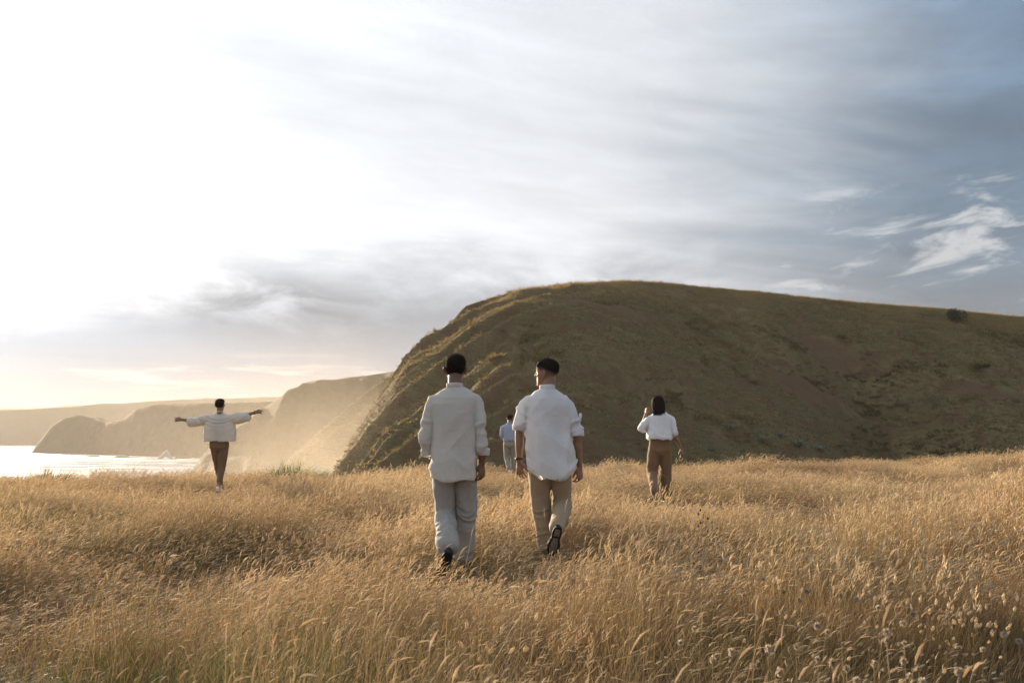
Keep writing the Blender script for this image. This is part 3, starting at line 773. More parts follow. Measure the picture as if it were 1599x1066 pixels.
# skin, hair, cloth
def skin_mat(name, col):
    m, h, out = new_mat(name)
    p = h.new('ShaderNodeTexCoord').outputs['Object']
    c = h.mix(h.ramp(h.noise(p, 14, 4, .6), .35, .65), tuple(v * .86 for v in col), tuple(min(1, v * 1.1) for v in col))
    b = bsdf(h, out, c, .48, .4)
    b.inputs['Subsurface Weight'].default_value = .35; b.inputs['Subsurface Radius'].default_value = (1.0, .35, .18); b.inputs['Subsurface Scale'].default_value = .012
    bump(h, b, h.noise(p, 260, 3, .6), .15, .002)
    return m
M_skin = skin_mat('skin', (.20, .098, .055)); M_skin2 = skin_mat('skin_pale', (.265, .14, .086)); M_skin3 = skin_mat('skin_tan', (.30, .16, .10))
def hair_mat(name, col, scalp):
    m, h, out = new_mat(name)
    a = h.new('ShaderNodeAttribute'); a.attribute_name = 'dens'
    p = h.new('ShaderNodeTexCoord').outputs['Object']
    n = h.noise(p, 420, 2, .6)
    c = h.mix(h.m('MULTIPLY', a.outputs['Fac'], h.ramp(n, .1, .6, .75, 1.0)), scalp, col)
    b = bsdf(h, out, c, .8, .08)
    bump(h, b, n, .5, .004)
    return m
M_hair = hair_mat('black_hair', (.010, .008, .007), (.30, .18, .125)); M_hair2 = hair_mat('brown_hair', (.035, .022, .014), (.30, .18, .12))
def cloth_mat(name, col, trans=.18, weave=900, slub=.10, bumps=.25, rough=.9):
    m, h, out = new_mat(name)
    p = h.new('ShaderNodeTexCoord').outputs['Object']
    s = h.new('ShaderNodeSeparateXYZ'); h.l.new(p, s.inputs[0])
    w1 = h.noise(h.comb(h.m('MULTIPLY', s.outputs[0], 1.0), h.m('MULTIPLY', s.outputs[1], 1.0), h.m('MULTIPLY', s.outputs[2], .06)), weave * .35, 3, .6)
    w2 = h.noise(h.comb(h.m('MULTIPLY', s.outputs[0], .06), h.m('MULTIPLY', s.outputs[1], .06), s.outputs[2]), weave * .35, 3, .6)
    f = h.m('ADD', h.m('MULTIPLY', w1, .5), h.m('MULTIPLY', w2, .5))
    wr = h.noise(p, 26, 6, .68, .8)
    c = h.mix(h.ramp(f, .32, .68), tuple(v * (1 - slub * 1.3) for v in col), tuple(min(.92, v * (1 + slub * .4)) for v in col))
    b = h.new('ShaderNodeBsdfPrincipled'); h.put(b.inputs['Base Color'], c); b.inputs['Roughness'].default_value = rough; b.inputs['Specular IOR Level'].default_value = .2
    b.inputs['Sheen Weight'].default_value = .15; b.inputs['Sheen Roughness'].default_value = .5
    t = h.new('ShaderNodeBsdfTranslucent'); h.put(t.inputs['Color'], c)
    o1 = h.new('ShaderNodeBump'); o1.inputs['Strength'].default_value = bumps; o1.inputs['Distance'].default_value = .004; rn = h.new('ShaderNodeTexNoise'); rn.noise_type = 'RIDGED_MULTIFRACTAL'; rn.inputs['Scale'].default_value = 6.5; rn.inputs['Detail'].default_value = 2.5; rn.inputs['Roughness'].default_value = .5; rn.inputs['Distortion'].default_value = .5
    sx = h.comb(h.m('MULTIPLY', s.outputs[0], 1.25), s.outputs[1], h.m('MULTIPLY', s.outputs[2], .62)); h.l.new(sx, rn.inputs['Vector'])
    h.put(o1.inputs['Height'], h.m('ADD', h.m('ADD', wr, h.m('MULTIPLY', rn.outputs[0], 1.6)), h.m('MULTIPLY', f, .25)))
    h.l.new(o1.outputs[0], b.inputs['Normal']); h.l.new(o1.outputs[0], t.inputs['Normal'])
    mx = h.new('ShaderNodeMixShader'); mx.inputs[0].default_value = trans
    h.l.new(b.outputs[0], mx.inputs[1]); h.l.new(t.outputs[0], mx.inputs[2]); h.l.new(mx.outputs[0], out.inputs[0])
    return m
M_oat = cloth_mat('oatmeal_linen', (.68, .64, .57), .26, slub=.06); M_whitelinen = cloth_mat('white_linen', (.83, .83, .84), .34, slub=.05, bumps=.4)
M_cream = cloth_mat('cream_jersey', (.78, .72, .62), .30, slub=.05); M_whitejersey = cloth_mat('white_jersey', (.84, .84, .85), .22, slub=.04)
M_blue = cloth_mat('pale_blue_cotton', (.40, .44, .54), .12, slub=.06)
M_grey = cloth_mat('grey_trousers', (.37, .35, .315), .06, slub=.08, weave=1100); M_khaki = cloth_mat('khaki_trousers', (.36, .27, .175), .05, slub=.06, weave=1200, bumps=.3)
M_choc = cloth_mat('brown_trousers', (.20, .125, .065), .03, slub=.06); M_tobacco = cloth_mat('tobacco_trousers', (.225, .135, .072), .05, slub=.06); M_stone = cloth_mat('stone_trousers', (.36, .31, .24), .05, slub=.05)
def plain(name, col, rough=.6, spec=.3, **kw):
    m, h, out = new_mat(name); p = h.new('ShaderNodeTexCoord').outputs['Object']
    b = bsdf(h, out, h.mix(h.noise(p, 60, 3, .6), tuple(v * .8 for v in col), col), rough, spec, **kw); bump(h, b, h.noise(p, 300, 2, .5), .2, .002); return m
M_black = plain('black_leather', (.022, .020, .019), .45); M_rub = plain('dark_rubber', (.020, .019, .018), .8); M_beige = plain('beige_rubber', (.24, .18, .12), .85); M_wshoe = plain('white_canvas', (.72, .72, .72), .7)
M_red = plain('red_rubber', (.42, .035, .03), .6); M_strap = plain('dark_brown_leather', (.055, .026, .016), .5); M_steel = plain('watch_metal', (.5, .5, .5), .3, .5, Metallic=1.0); M_gold = plain('gold_chain', (.7, .48, .22), .3, .5, Metallic=1.0)
M_gshoe = plain('pale_blue_canvas', (.48, .53, .60), .7); M_eye = plain('eye_white', (.75, .73, .70), .3)

HEAD = [(-.116, .020, .080, .040), (-.108, .034, .088, .020), (-.09, .046, .093, -.005), (-.07, .054, .092, -.030), (-.05, .060, .090, -.052), (-.02, .066, .089, -.078), (.01, .0705, .087, -.093), (.04, .0745, .090, -.099), (.065, .073, .087, -.098),
        (.085, .066, .076, -.088), (.10, .053, .058, -.071), (.110, .036, .036, -.050), (.1155, .018, .012, -.028)]
def head_rings(k=30):
    R_ = []
    for z, w, f, b in HEAD:
        cy_, hd = (f + b) / 2, (f - b) / 2
        R_.append([Vector((w * 1.05 * math.copysign(abs(math.cos(t)) ** .92, math.cos(t)), cy_ + hd * math.copysign(abs(math.sin(t)) ** .92, math.sin(t)), z)) for t in (2 * math.pi * j / k for j in range(k))])
    return R_
def add_head(S, Mh, sc):
    T = lambda p: Mh @ (Vector(p) * sc)
    S.rings([[T(p) for p in r] for r in head_rings()])
    # nose, brow, lips, chin, cheekbones
    S.limb([T((0, .086, .032)), T((0, .099, .008)), T((0, .108, -.014))], [.0065, .0075, .0105], k=10)
    S.limb([T((-.013, .092, -.020)), T((.013, .092, -.020))], [.0075, .0075], k=8)
    S.limb([T((-.036, .076, .036)), T((0, .087, .037)), T((.036, .076, .036))], [.007, .0085, .007], k=8)
    S.limb([T((-.017, .087, -.049)), T((0, .0925, -.048)), T((.017, .087, -.049))], [.0045, .0060, .0045], k=8)
    S.limb([T((-.015, .086, -.061)), T((0, .0905, -.062)), T((.015, .086, -.061))], [.0045, .0065, .0045], k=8)
    S.ball(T((0, .081, -.098)), .019 * sc, .014 * sc, .013 * sc)
    for s in (-1, 1):
        S.ball(T((s * .040, .062, -.012)), .020 * sc, .018 * sc, .016 * sc)
        # ear: a tilted rim with a lobe
        S.limb([T((s * .074, .010, .016)), T((s * .088, -.006, .028)), T((s * .095, -.020, .018)), T((s * .091, -.018, -.006)), T((s * .076, .000, -.030))], [.0055, .0062, .0065, .006, .0065], k=8)
        S.ball(T((s * .080, -.006, .000)), .0070 * sc, .014 * sc, .024 * sc)
def hair_part(Mh, sc, parent, mat, style, seed=0):
    T = lambda p: Mh @ (Vector(p) * sc)
    # dense ring stack of the skull, moved out where hair grows and sunk below the skin elsewhere
    k = 72; zs = np.linspace(-.10, .1155, 46); Z_ = np.array([h[0] for h in HEAD])
    g = lambda c: np.interp(zs, Z_, [h[c] for h in HEAD])
    w, f, b = g(1), g(2), g(3)
    th = np.linspace(0, 2 * math.pi, k, endpoint=False)
    P, D = [], []
    for i, z in enumerate(zs):
        cy_, hd = (f[i] + b[i]) / 2, (f[i] - b[i]) / 2
        for t in th:
            c, s_ = math.cos(t), math.sin(t)
            p = Vector((w[i] * 1.05 * math.copysign(abs(c) ** .92, c), cy_ + hd * math.copysign(abs(s_) ** .92, s_), z))
            yy = p.y
            if style == 'fade':
                line = float(np.interp(yy, [-.10, -.04, .0, .05, .09], [-.082, -.060, .012, .040, .072]))
                top = float(np.interp(yy, [-.10, -.05, .0, .05, .09], [-.012, .018, .046, .056, .068]))
                e = max(0, min(1, (z - line) / .012)); hi = max(0, min(1, (z - top + .045 + .006 * mnoise.noise(p * 80)) / .085))
                t_ = -.004 + .0052 * e + (.0125 + .007 * max(0, yy / .09)) * hi
                de = .22 * e + .78 * min(1, hi * 1.5) ** 1.3
            elif style == 'long':
                line = float(np.interp(yy, [-.10, .0, .035, .09], [-.2, -.2, -.02, .080])); e = max(0, min(1, (z - line) / .02)); t_ = -.004 + .020 * e; de = 1
            else:
                line = float(np.interp(yy, [-.10, -.05, -.028, -.005, .03, .06, .09], [-.088, -.082, -.030, .018, .018, .045, .078]))
                e = max(0, min(1, (z - line) / .020)); hi = max(0, min(1, (z + .01) / .07))
                t_ = -.004 + .0055 * e + .0100 * e * hi * (1 - .85 * abs(c) ** 3 * max(0, 1 - max(0, z - .04) / .05))
                de = min(1, e * 1.2) * min(1, .22 + max(0, (z - line) + .006 * mnoise.noise(p * 90)) / .055)
            nrm = Vector((p.x, p.y - cy_ * .6, max(0, z) * 1.1)).normalized()
            nz = mnoise.noise(p * 60 + Vector((seed, 0, 0))) * .0022 + mnoise.noise(p * 170) * .0016
            P.append(T(p + nrm * (t_ + (nz if t_ > .003 else 0)))); D.append(de)
    F_ = []
    n = len(zs)
    for i in range(n - 1):
        for j in range(k): F_.append((i * k + j, i * k + (j + 1) % k, (i + 1) * k + (j + 1) % k, (i + 1) * k + j))
    c = len(P); P.append(T((0, -.01, .118 + (.022 if style == 'fade' else .015)))); D.append(1)
    for j in range(k): F_.append((c, (n - 1) * k + j, (n - 1) * k + (j + 1) % k))
    # short strands standing off the surface so that the outline is hair, not a helmet
    rr = random.Random(seed + 5)
    base = [i for i in range(n * k) if D[i] > .75]
    for _ in range(2600):
        i = rr.choice(base); q = P[i]; cen = T((0, -.01, .0)); o_ = (q - cen).normalized()
        d = (o_ + Vector((rr.uniform(-.5, .5), rr.uniform(-.5, .5), rr.uniform(-.7, .2 if style != 'fade' else .6)))).normalized()
        L = rr.uniform(.007, .018) * sc; sd = d.cross(Vector((rr.random(), rr.random(), rr.random()))).normalized() * .0011
        b0 = len(P); P += [q - o_ * .002 - sd, q - o_ * .002 + sd, q + d * L]; D += [1, 1, 1]; F_.append((b0, b0 + 1, b0 + 2))
    if style == 'long':
        pass
    me = bpy.data.meshes.new('hair'); me.from_pydata([tuple(p) for p in P], [], F_)
    a = me.attributes.new('dens', 'FLOAT', 'POINT'); a.data.foreach_set('value', D)
    return part('hair', me, mat, parent)

def add_hand(S, wrist, d, n, side, curl=.35, spread=.10, sc=1.0, th_out=.6):
    """palm and five fingers. d: towards the fingertips, n: out of the back of the hand, side: towards the thumb"""
    wrist = Vector(wrist); d = Vector(d).normalized(); n = Vector(n); n = (n - d * n.dot(d)).normalized(); s = d.cross(n).normalized()
    if s.dot(Vector(side)) < 0: s = -s
    S.limb([wrist - d * .01, wrist + d * .03 * sc, wrist + d * .062 * sc, wrist + d * .084 * sc], [.026 * sc, .034 * sc, .040 * sc, .038 * sc], flat=.40, up=n, k=16)
    for i, (L, off) in enumerate([(.074, 1), (.082, .34), (.076, -.33), (.060, -1)]):
        p = wrist + d * (.082 - .006 * abs(off)) * sc + s * off * .030 * sc
        dd = (d + s * off * spread * 1.9).normalized(); P = [p - dd * .018, p]; ax = s
        c = curl * (1 + .12 * i)
        for seg, f in ((.46, .55), (.30, 1.1), (.24, .9)):
            dd = Matrix.Rotation(c * f, 3, ax) @ dd if (Matrix.Rotation(.1, 3, ax) @ d).dot(n) < d.dot(n) else Matrix.Rotation(-c * f, 3, ax) @ dd
            p = p + dd * L * seg * sc; P.append(p)
        S.limb(P, [.0095 * sc, .0095 * sc, .0088 * sc, .0080 * sc, .0066 * sc], k=9, sub=2)
    p = wrist + d * .022 * sc + s * .024 * sc
    t1 = (d * .75 + s * th_out - n * .35).normalized(); t2 = (d * .95 + s * th_out * .35 - n * .45).normalized()
    S.limb([p - t1 * .01, p + t1 * .028 * sc, p + t1 * .040 * sc + t2 * .018 * sc, p + t1 * .040 * sc + t2 * .046 * sc], [.015 * sc, .0135 * sc, .0108 * sc, .0078 * sc], k=10, sub=2)

def add_foot(S, ankle, heel, toe, sc=1.0):
    S.limb([ankle, (Vector(ankle) + Vector(heel)) / 2], [.036 * sc, .034 * sc]); S.limb([heel, (Vector(heel) + Vector(toe)) / 2, toe], [.032 * sc, .036 * sc, .026 * sc], flat=.8)
def shoe_part(heel, toe, up, parent, m_up, m_sole, sc=1.0, inset=None, voxel=.006, accent=None, tall=0.0):
    """heel, toe: ends of the sole line (underside); up: sole normal"""
    heel, toe, up = Vector(heel), Vector(toe), Vector(up).normalized()
    d = (toe - heel); L = d.length; d.normalize(); up = (up - d * up.dot(d)).normalized(); s = d.cross(up)
    def outline(t):   # half width of the sole along its length
        return .046 * sc * float(np.interp(t, [0, .06, .2, .4, .62, .8, .93, 1], [.35, .66, .78, .70, 1.0, .98, .66, .25]))
    R_ = []
    for t in np.linspace(0, 1, 22):
        w = outline(t); h = float(np.interp(t, [0, .08, .3, .5, .75, .93, 1], [.055, .078 + tall, .088 + tall, .068, .048, .034, .020])) * sc
        c = heel + d * L * t; ring = []
        for a in (2 * math.pi * j / 18 for j in range(18)):
            ca, sa = math.cos(a), math.sin(a)
            ring.append(c + s * w * .94 * ca * (1 if sa < 0 else .96 - .20 * sa) + up * (.016 * sc + (h - .016 * sc) * (sa * .5 + .5)))
        R_.append(ring)
    S = Solid(); S.rings(R_); me = S.union(voxel, 2); o = part('shoe', me, m_up, parent)
    vv_, ff_ = [], []
    n = 26
    for lvl in (0, .020 * sc):
        for i in range(n):
            for sg in (-1, 1):
                t = i / (n - 1); vv_.append(heel + d * L * (t * 1.03 - .015) + s * sg * outline(t) * 1.05 + up * (lvl + .010 * sc * max(0, t - .8) * 5 * 0))
    idx = lambda l, i, sg: l * n * 2 + i * 2 + sg
    for i in range(n - 1):
        ff_.append((idx(0, i, 0), idx(0, i + 1, 0), idx(0, i + 1, 1), idx(0, i, 1))); ff_.append((idx(1, i, 0), idx(1, i, 1), idx(1, i + 1, 1), idx(1, i + 1, 0)))
        for sg in (0, 1):
            q = (idx(0, i, sg), idx(1, i, sg), idx(1, i + 1, sg), idx(0, i + 1, sg)); ff_.append(q if sg == 0 else q[::-1])
    ff_.append((idx(0, 0, 0), idx(0, 0, 1), idx(1, 0, 1), idx(1, 0, 0))); ff_.append((idx(0, n - 1, 0), idx(1, n - 1, 0), idx(1, n - 1, 1), idx(0, n - 1, 1)))
    me = bpy.data.meshes.new('sole'); me.from_pydata([tuple(p) for p in vv_], [], ff_); so = part('sole', me, m_sole, o)
    me.polygons.foreach_set('use_smooth', np.zeros(len(me.polygons), dtype=bool))
    if inset:   # lighter tread panel under the arch and forefoot
        for t0, t1 in ((.05, .30), (.36, .92)):
            a_, b_ = [], []
            for t in np.linspace(t0, t1, 9):
                w = outline(t) * .62
                a_.append(heel + d * L * t - s * w - up * .003); b_.append(heel + d * L * t + s * w - up * .003)
            vv2 = a_ + b_; ff2 = [(i, i + 1, 9 + i + 1, 9 + i) for i in range(8)]
            lo = [p + up * .006 for p in vv2]; vv2 = vv2 + lo; ff2 += [(18 + i, 18 + 9 + i, 18 + 9 + i + 1, 18 + i + 1) for i in range(8)] + [(i, 18 + i, 18 + i + 1, i + 1) for i in range(8)] + [(9 + i, 9 + i + 1, 27 + i + 1, 27 + i) for i in range(8)]
            me = bpy.data.meshes.new('tread'); me.from_pydata([tuple(p) for p in vv2], [], ff2); part('tread', me, inset, o)
    if accent:
        S = Solid(); S.limb([heel + d * L * .45 + up * .02 - s * outline(.45) * 1.03, heel + d * L * .7 + up * .024 - s * outline(.7) * 1.02, heel + d * L * .9 + up * .024 - s * outline(.9) * 1.0], [.007, .008, .006], k=8); part('side_stripe', S.union(.004, 1), accent, o)
    return o

def band(center, axis, r, w, thick, mat, name, parent, flat=1.0, up=(0, 1, 0), k=36, wob=0.0):
    """a closed ring (collar, cuff, watch strap, belt) round an axis"""
    axis = Vector(axis).normalized(); a = axis.cross(Vector(up)); a = a.normalized() if a.length > 1e-3 else axis.orthogonal().normalized(); b = a.cross(axis).normalized()
    P, F_ = [], []
    prof = [(-.5, 0), (-.5, .7), (-.35, 1), (.35, 1), (.5, .7), (.5, 0)]
    for j in range(k):
        t = 2 * math.pi * j / k; o_ = a * math.cos(t) + b * math.sin(t) * flat
        wb = wob * mnoise.noise(Vector((math.cos(t) * 1.7, math.sin(t) * 1.7, r * 31 + center[2] * 9)))
        for q, h in prof: P.append(Vector(center) + o_ * (r + thick * h + wb) + axis * (w * q + wb * .8))
    m_ = len(prof)
    for j in range(k):
        for i in range(m_ - 1): F_.append((j * m_ + i, ((j + 1) % k) * m_ + i, ((j + 1) % k) * m_ + i + 1, j * m_ + i + 1))
    me = bpy.data.meshes.new(name); me.from_pydata([tuple(p) for p in P], [], F_)
    bm = bmesh.new(); bm.from_mesh(me); bmesh.ops.recalc_face_normals(bm, faces=bm.faces); bm.to_mesh(me); bm.free()
    return part(name, me, mat, parent)

def seam(host, pts, name, mat, parent, w=.0045, lift=.0012, ray=(0, 1, 0)):
    """a stitched seam laid on the cloth: the pts are projected onto it along 'ray'"""
    me = host.data; bv = BVHTree.FromPolygons([v.co[:] for v in me.vertices], [p.vertices[:] for p in me.polygons])
    ray = Vector(ray); Q = []
    P = [Vector(p) for p in pts]; fine = []
    for i in range(len(P) - 1):
        for j in range(8): fine.append(P[i].lerp(P[i + 1], j / 8))
    fine.append(P[-1])
    for p in fine:
        h_, nrm, _i, _d = bv.ray_cast(p - ray * 1.0, ray)
        if h_ is not None: Q.append((h_ + nrm * lift, nrm))
    if len(Q) < 3: return
    vv_, ff_ = [], []
    for i, (q, nrm) in enumerate(Q):
        d = (Q[min(i + 1, len(Q) - 1)][0] - Q[max(i - 1, 0)][0]).normalized(); s = d.cross(nrm).normalized()
        vv_ += [q - s * w * .5 - nrm * .002, q - s * w * .25, q + s * w * .25, q + s * w * .5 - nrm * .002]
    for i in range(len(Q) - 1):
        for j in range(3): ff_.append((i * 4 + j, i * 4 + j + 1, (i + 1) * 4 + j + 1, (i + 1) * 4 + j))
    me2 = bpy.data.meshes.new(name); me2.from_pydata([tuple(p) for p in vv_], [], ff_)
    return part(name, me2, mat, parent)

def dist_seg(p, a, b):
    a, b = np.array(a), np.array(b); ab = b - a
    t = ((p - a) @ ab / (ab @ ab)).clip(0, 1)
    return np.linalg.norm(p - (a + t[:, None] * ab), axis=1), t

def person(S):
    """S: the specification of one figure, in metres, x right, y away from the camera, z up"""
    root = bpy.data.objects.new('person', None); COL.objects.link(root); root.empty_display_size = .2
    x, y = S['at']; root.location = (x, y, float(ground_z(x, y)) + S.get('dz', .07)); root.rotation_euler.z = S.get('turn', 0)
    tag(root, S['label'], 'person')
    vx = S['voxel']; sc = S.get('scale', 1.0); g = S.get('build', 1.0)
    la, ra, ll, rl = S['larm'], S['rarm'], S['lleg'], S['rleg']       # shoulder, elbow, wrist / hip, knee, ankle
    hc = Vector(S['head']); yaw, pitch, roll = S.get('look', (0, 0, 0))
    Mh = Matrix.Translation(hc) @ Matrix.Rotation(yaw, 4, 'Z') @ Matrix.Rotation(pitch, 4, 'X') @ Matrix.Rotation(roll, 4, 'Y')
    # body, one continuous skin
    B = Solid()
    shz = (la[0][2] + ra[0][2]) / 2 if not S.get('tpose') else S['shz']
    hz = ll[0][2]; cx = (ll[0][0] + rl[0][0]) / 2; cs = (la[0][0] + ra[0][0]) / 2
    B.stack([(hz - .10, cx, 0, .11 * g, .085 * g), (hz - .02, cx, -.01, .155 * g, .105 * g), (hz + .08, cx, 0, .145 * g, .095 * g), (hz + .18, (cx + cs) / 2, .005, .128 * g, .085 * g), (shz - .22, cs, .005, .15 * g, .10 * g), (shz - .10, cs, 0, .165 * g, .105 * g),
             (shz - .02, cs, -.005, .155 * g, .085 * g), (shz + .035, cs, -.01, .09 * g, .06 * g)])
    nb = Mh @ Vector((0, -.028, -.05))
    B.limb([(cs, -.015, shz - .02), (cs * .6 + nb.x * .4, -.02, (shz + nb.z) / 2 + .005), nb], [.064 * g, .056 * g, .056 * g])
    add_head(B, Mh, sc)
    sk = S.get('armr', 1.0)
    for A, hd in ((la, 'lhand'), (ra, 'rhand')):
        A = [Vector(p) for p in A]; mid = A[1].lerp(A[2], .35)
        A[0] = A[0] - Vector((0, 0, .04)) - (A[0] - Vector((cs, A[0].y, A[0].z))) * .08
        B.limb([A[0].lerp(Vector((cs, 0, A[0].z)), .4), A[0], A[0].lerp(A[1], .5), A[1], mid, A[2]], [.040, .043 * sk, .045 * sk, .037 * sk, .040 * sk, .026 * sk])
        h = S[hd]; add_hand(B, A[2], h['d'], h['n'], h['t'], h.get('curl', .35), h.get('spread', .10), S.get('hands', 1.0), h.get('out', .6))
    for Lg, ft in ((ll, 'lfoot'), (rl, 'rfoot')):
        Lg = [Vector(p) for p in Lg]
        B.limb([Lg[0], Lg[0].lerp(Lg[1], .45), Lg[1], Lg[1].lerp(Lg[2], .35), Lg[2]], [.080, .070, .050, .050, .036])
        f = S[ft]; add_foot(B, Lg[2], Vector(f['heel']) + Vector(f['up']).normalized() * .042 + (Vector(f['toe']) - Vector(f['heel'])).normalized() * .038, Vector(f['toe']) + Vector(f['up']).normalized() * .03 - (Vector(f['toe']) - Vector(f['heel'])).normalized() * .03, .95)
    body = part('body', B.union(vx, 3), S['skin'], root)
    hair_part(Mh, sc, root, S['hair'], S.get('style', 'short'), S.get('seed', 0))
    for s in (-1, 1):
        E = Solid(); E.ball(Mh @ (Vector((s * .031, .0755, .018)) * sc), .0115, .0115, .0095); part('eye', E.union(.004, 1), M_eye, root)
        E = Solid(); E.limb([Mh @ (Vector((s * .016, .0935, .040)) * sc), Mh @ (Vector((s * .033, .086, .045)) * sc), Mh @ (Vector((s * .050, .070, .038)) * sc)], [.003, .0036, .002], k=8); part('eyebrow', E.union(.0025, 1), S['hair'], root)
    # trousers
    t = S['trousers']; rT = t['r']; P = Solid()
    tw = t.get('waist', hz + .10)
    P.stack([(hz - .13, cx, 0, .10, .09), (hz - .06, cx, -.012, .168 * g * t.get('hip', 1), .118 * g), (hz + .02, cx, -.010, .165 * g * t.get('hip', 1), .116 * g), (tw, cx, 0, .148 * g * t.get('hip', 1), .103 * g)])
    for Lg in (ll, rl):
        Lg = [Vector(p) for p in Lg]; a = Lg[2] + (Lg[1] - Lg[2]).normalized() * t.get('short', 0.0) - (Lg[1] - Lg[2]).normalized() * t.get('long', 0)
        P.limb([Lg[0] + V(0, 0, -.01), Lg[0].lerp(Lg[1], .5), Lg[1], Lg[1].lerp(a, .5), a], rT, k=18, flat=t.get('flat', 1.0))
    me = P.union(vx * 1.1, 4); v, nn_ = mread(me)
    dsp = np.zeros(len(v))
    sd = S.get('seed', 0) * 3.3
    for Lg in (ll, rl):
        d1, t1 = dist_seg(v, Lg[0], Lg[1]); d2, t2 = dist_seg(v, Lg[1], Lg[2]); own = sstep(-np.minimum(d1, d2), -.19, -.13)
        kn = np.exp(-((v - np.array(Lg[1]) + [0, 0, .04]) ** 2).sum(1) / .14 ** 2); an = np.exp(-((v - np.array(Lg[2])) ** 2).sum(1) / .16 ** 2)
        ax = np.array(Vector(Lg[1]) - Vector(Lg[2])); ax = ax / np.linalg.norm(ax); al = v @ ax
        q = np.stack([v[:, 0] * 4 + sd, v[:, 1] * 4, al * 17 + 1.2 * n3(v, 7)], 1)
        dsp += own * (kn + an * 1.1) * .012 * t.get('fold', 1) * ridged(q, 1.0)
    vert = ridged(np.stack([v[:, 0] * 13 + sd, v[:, 1] * 13, v[:, 2] * 2.0], 1) + .25 * n3(v, 5)[:, None], 1.0)
    dsp += .0075 * t.get('fold', 1) * vert * sstep(-v[:, 2], -hz, -hz + .25)
    # tension folds below the seat
    se = np.exp(-((v[:, 2] - hz + .13) / .07) ** 2); q = np.stack([v[:, 0] * 6, v[:, 1] * 6, (v[:, 2] + np.abs(v[:, 0] - cx) * .8) * 22], 1)
    dsp += .006 * se * ridged(q, 1.0) * t.get('fold', 1)
    dsp += .002 * n3(v, 30)
    mwrite(me, v + nn_ * dsp[:, None])
    tr = part('trousers', me, t['mat'], root)
    seam(tr, [(cx, -.5, tw - .01), (cx, -.5, hz - .12)], 'seam', t['mat'], tr, .004)
    if t.get('belt'): band((cx, 0, tw - .02), (0, 0, 1), .150 * g, .034, .008, M_strap, 'belt', tr, flat=.71)
    if t.get('pockets'):
        for s in (-1, 1): seam(tr, [(cx + s * .05, -.5, hz + .03), (cx + s * .13, -.5, hz + .035)], 'pocket', M_strap, tr, .006)
    # shirt
    t = S['shirt']; P = Solid(); P.stack(t['torso'], k=34, e=2.25)
    for sl in ('lsleeve', 'rsleeve'): P.limb(t[sl][0], t[sl][1], k=18, flat=t.get('flat', 1.0))
    me = P.union(vx * 1.05, 5); v, nn_ = mread(me)
    hem = t['torso'][0][0]; top = t['torso'][-1][0]; hw = t['torso'][0][3]; hx_ = t['torso'][0][1]
    arm = np.ones(len(v))
    dl = np.minimum(dist_seg(v, la[0], la[1])[0], dist_seg(v, ra[0], ra[1])[0]); isarm = sstep(-dl, -.11, -.075) * sstep(np.abs(v[:, 0] - cs), .14, .19)
    low = (1 - sstep(v[:, 2], hem + .1, shz)) * (1 - isarm)
    fd = t.get('fold', 1.0) * 1.5
    a_ = n3(v, 3.1) * .5
    h1 = ridged(np.stack([v[:, 0] * 8 + sd + a_, v[:, 1] * 6, v[:, 2] * 1.3 + v[:, 0] * 2], 1), 1.0)
    h2 = ridged(np.stack([(v[:, 0] * .8 + v[:, 2] * .6) * 9 + sd + a_, v[:, 1] * 4, (v[:, 2] * .8 - v[:, 0] * .6) * 2.2], 1), 1.0)
    h3 = ridged(np.stack([(v[:, 0] * .75 - v[:, 2] * .66) * 10 + sd, v[:, 1] * 4, (v[:, 2] * .75 + v[:, 0] * .66) * 2.4 + 7], 1), 1.0)
    dsp = fd * (1 - isarm) * (.0105 * h1 * (.35 + low) + .0065 * h2 * t.get('diag', 1) + .0045 * h3)
    if t.get('yoke'): dsp *= .45 + .55 * (1 - sstep(v[:, 2], t['yoke'] - .02, t['yoke'] + .03))
    for A in (la, ra):
        ax = np.array(Vector(A[1]) - Vector(A[0])); ax = ax / np.linalg.norm(ax); al = v @ ax
        el_ = np.exp(-((v - np.array(A[1])) ** 2).sum(1) / .16 ** 2)
        q = np.stack([v[:, 0] * 7 + sd, v[:, 1] * 7, al * 15 + 1.6 * n3(v, 6)], 1)
        dsp += isarm * fd * (.003 + .0060 * el_) * ridged(q, 1.0)
        q = np.stack([v[:, 0] * 14 + sd, v[:, 1] * 14, al * 2], 1); dsp += isarm * fd * .0045 * ridged(q, 1.0)
    if t.get('swag'):      # curved folds hanging between raised arms
        c = v[:, 2] - t['swag'] * (v[:, 0] - cs) ** 2
        dsp += .019 * (1 - sstep(-v[:, 2], -shz + .02, -shz + .35)) * ridged(np.stack([v[:, 0] * 1.2, v[:, 1] * 2, c * 15], 1), 1.0) + .006 * h1 * low
    if t.get('blouse'):    # fabric bunching over the waistband
        bl_ = np.exp(-((v[:, 2] - hem - .05) / .05) ** 2); dsp += bl_ * .012 * ridged(np.stack([v[:, 0] * 8, v[:, 1] * 6, (v[:, 2] + v[:, 0] * .35) * 16], 1), 1.0)
    dsp += .0016 * n3(v, 45)
    v = v + nn_ * dsp[:, None]
    # shirt tail: the hem rises at the side seams
    zone = 1 - sstep(v[:, 2], hem, hem + .22)
    u = ((v[:, 0] - hx_) / hw).clip(-1.3, 1.3)
    v[:, 2] += zone * (1 - isarm) * (t.get('tail', 0) * np.abs(u) ** 3 + .010 * n3(v * [1, 1, 0], 6))
    v[:, 1] += zone * (1 - isarm) * t.get('blow', 0) * (-1)
    mwrite(me, v)
    cut(me, lambda c, n: n.z < -.55 and c.z < hem + .10 and abs(c.x - hx_) < hw * 1.12)
    sh = part('shirt', me, t['mat'], root)
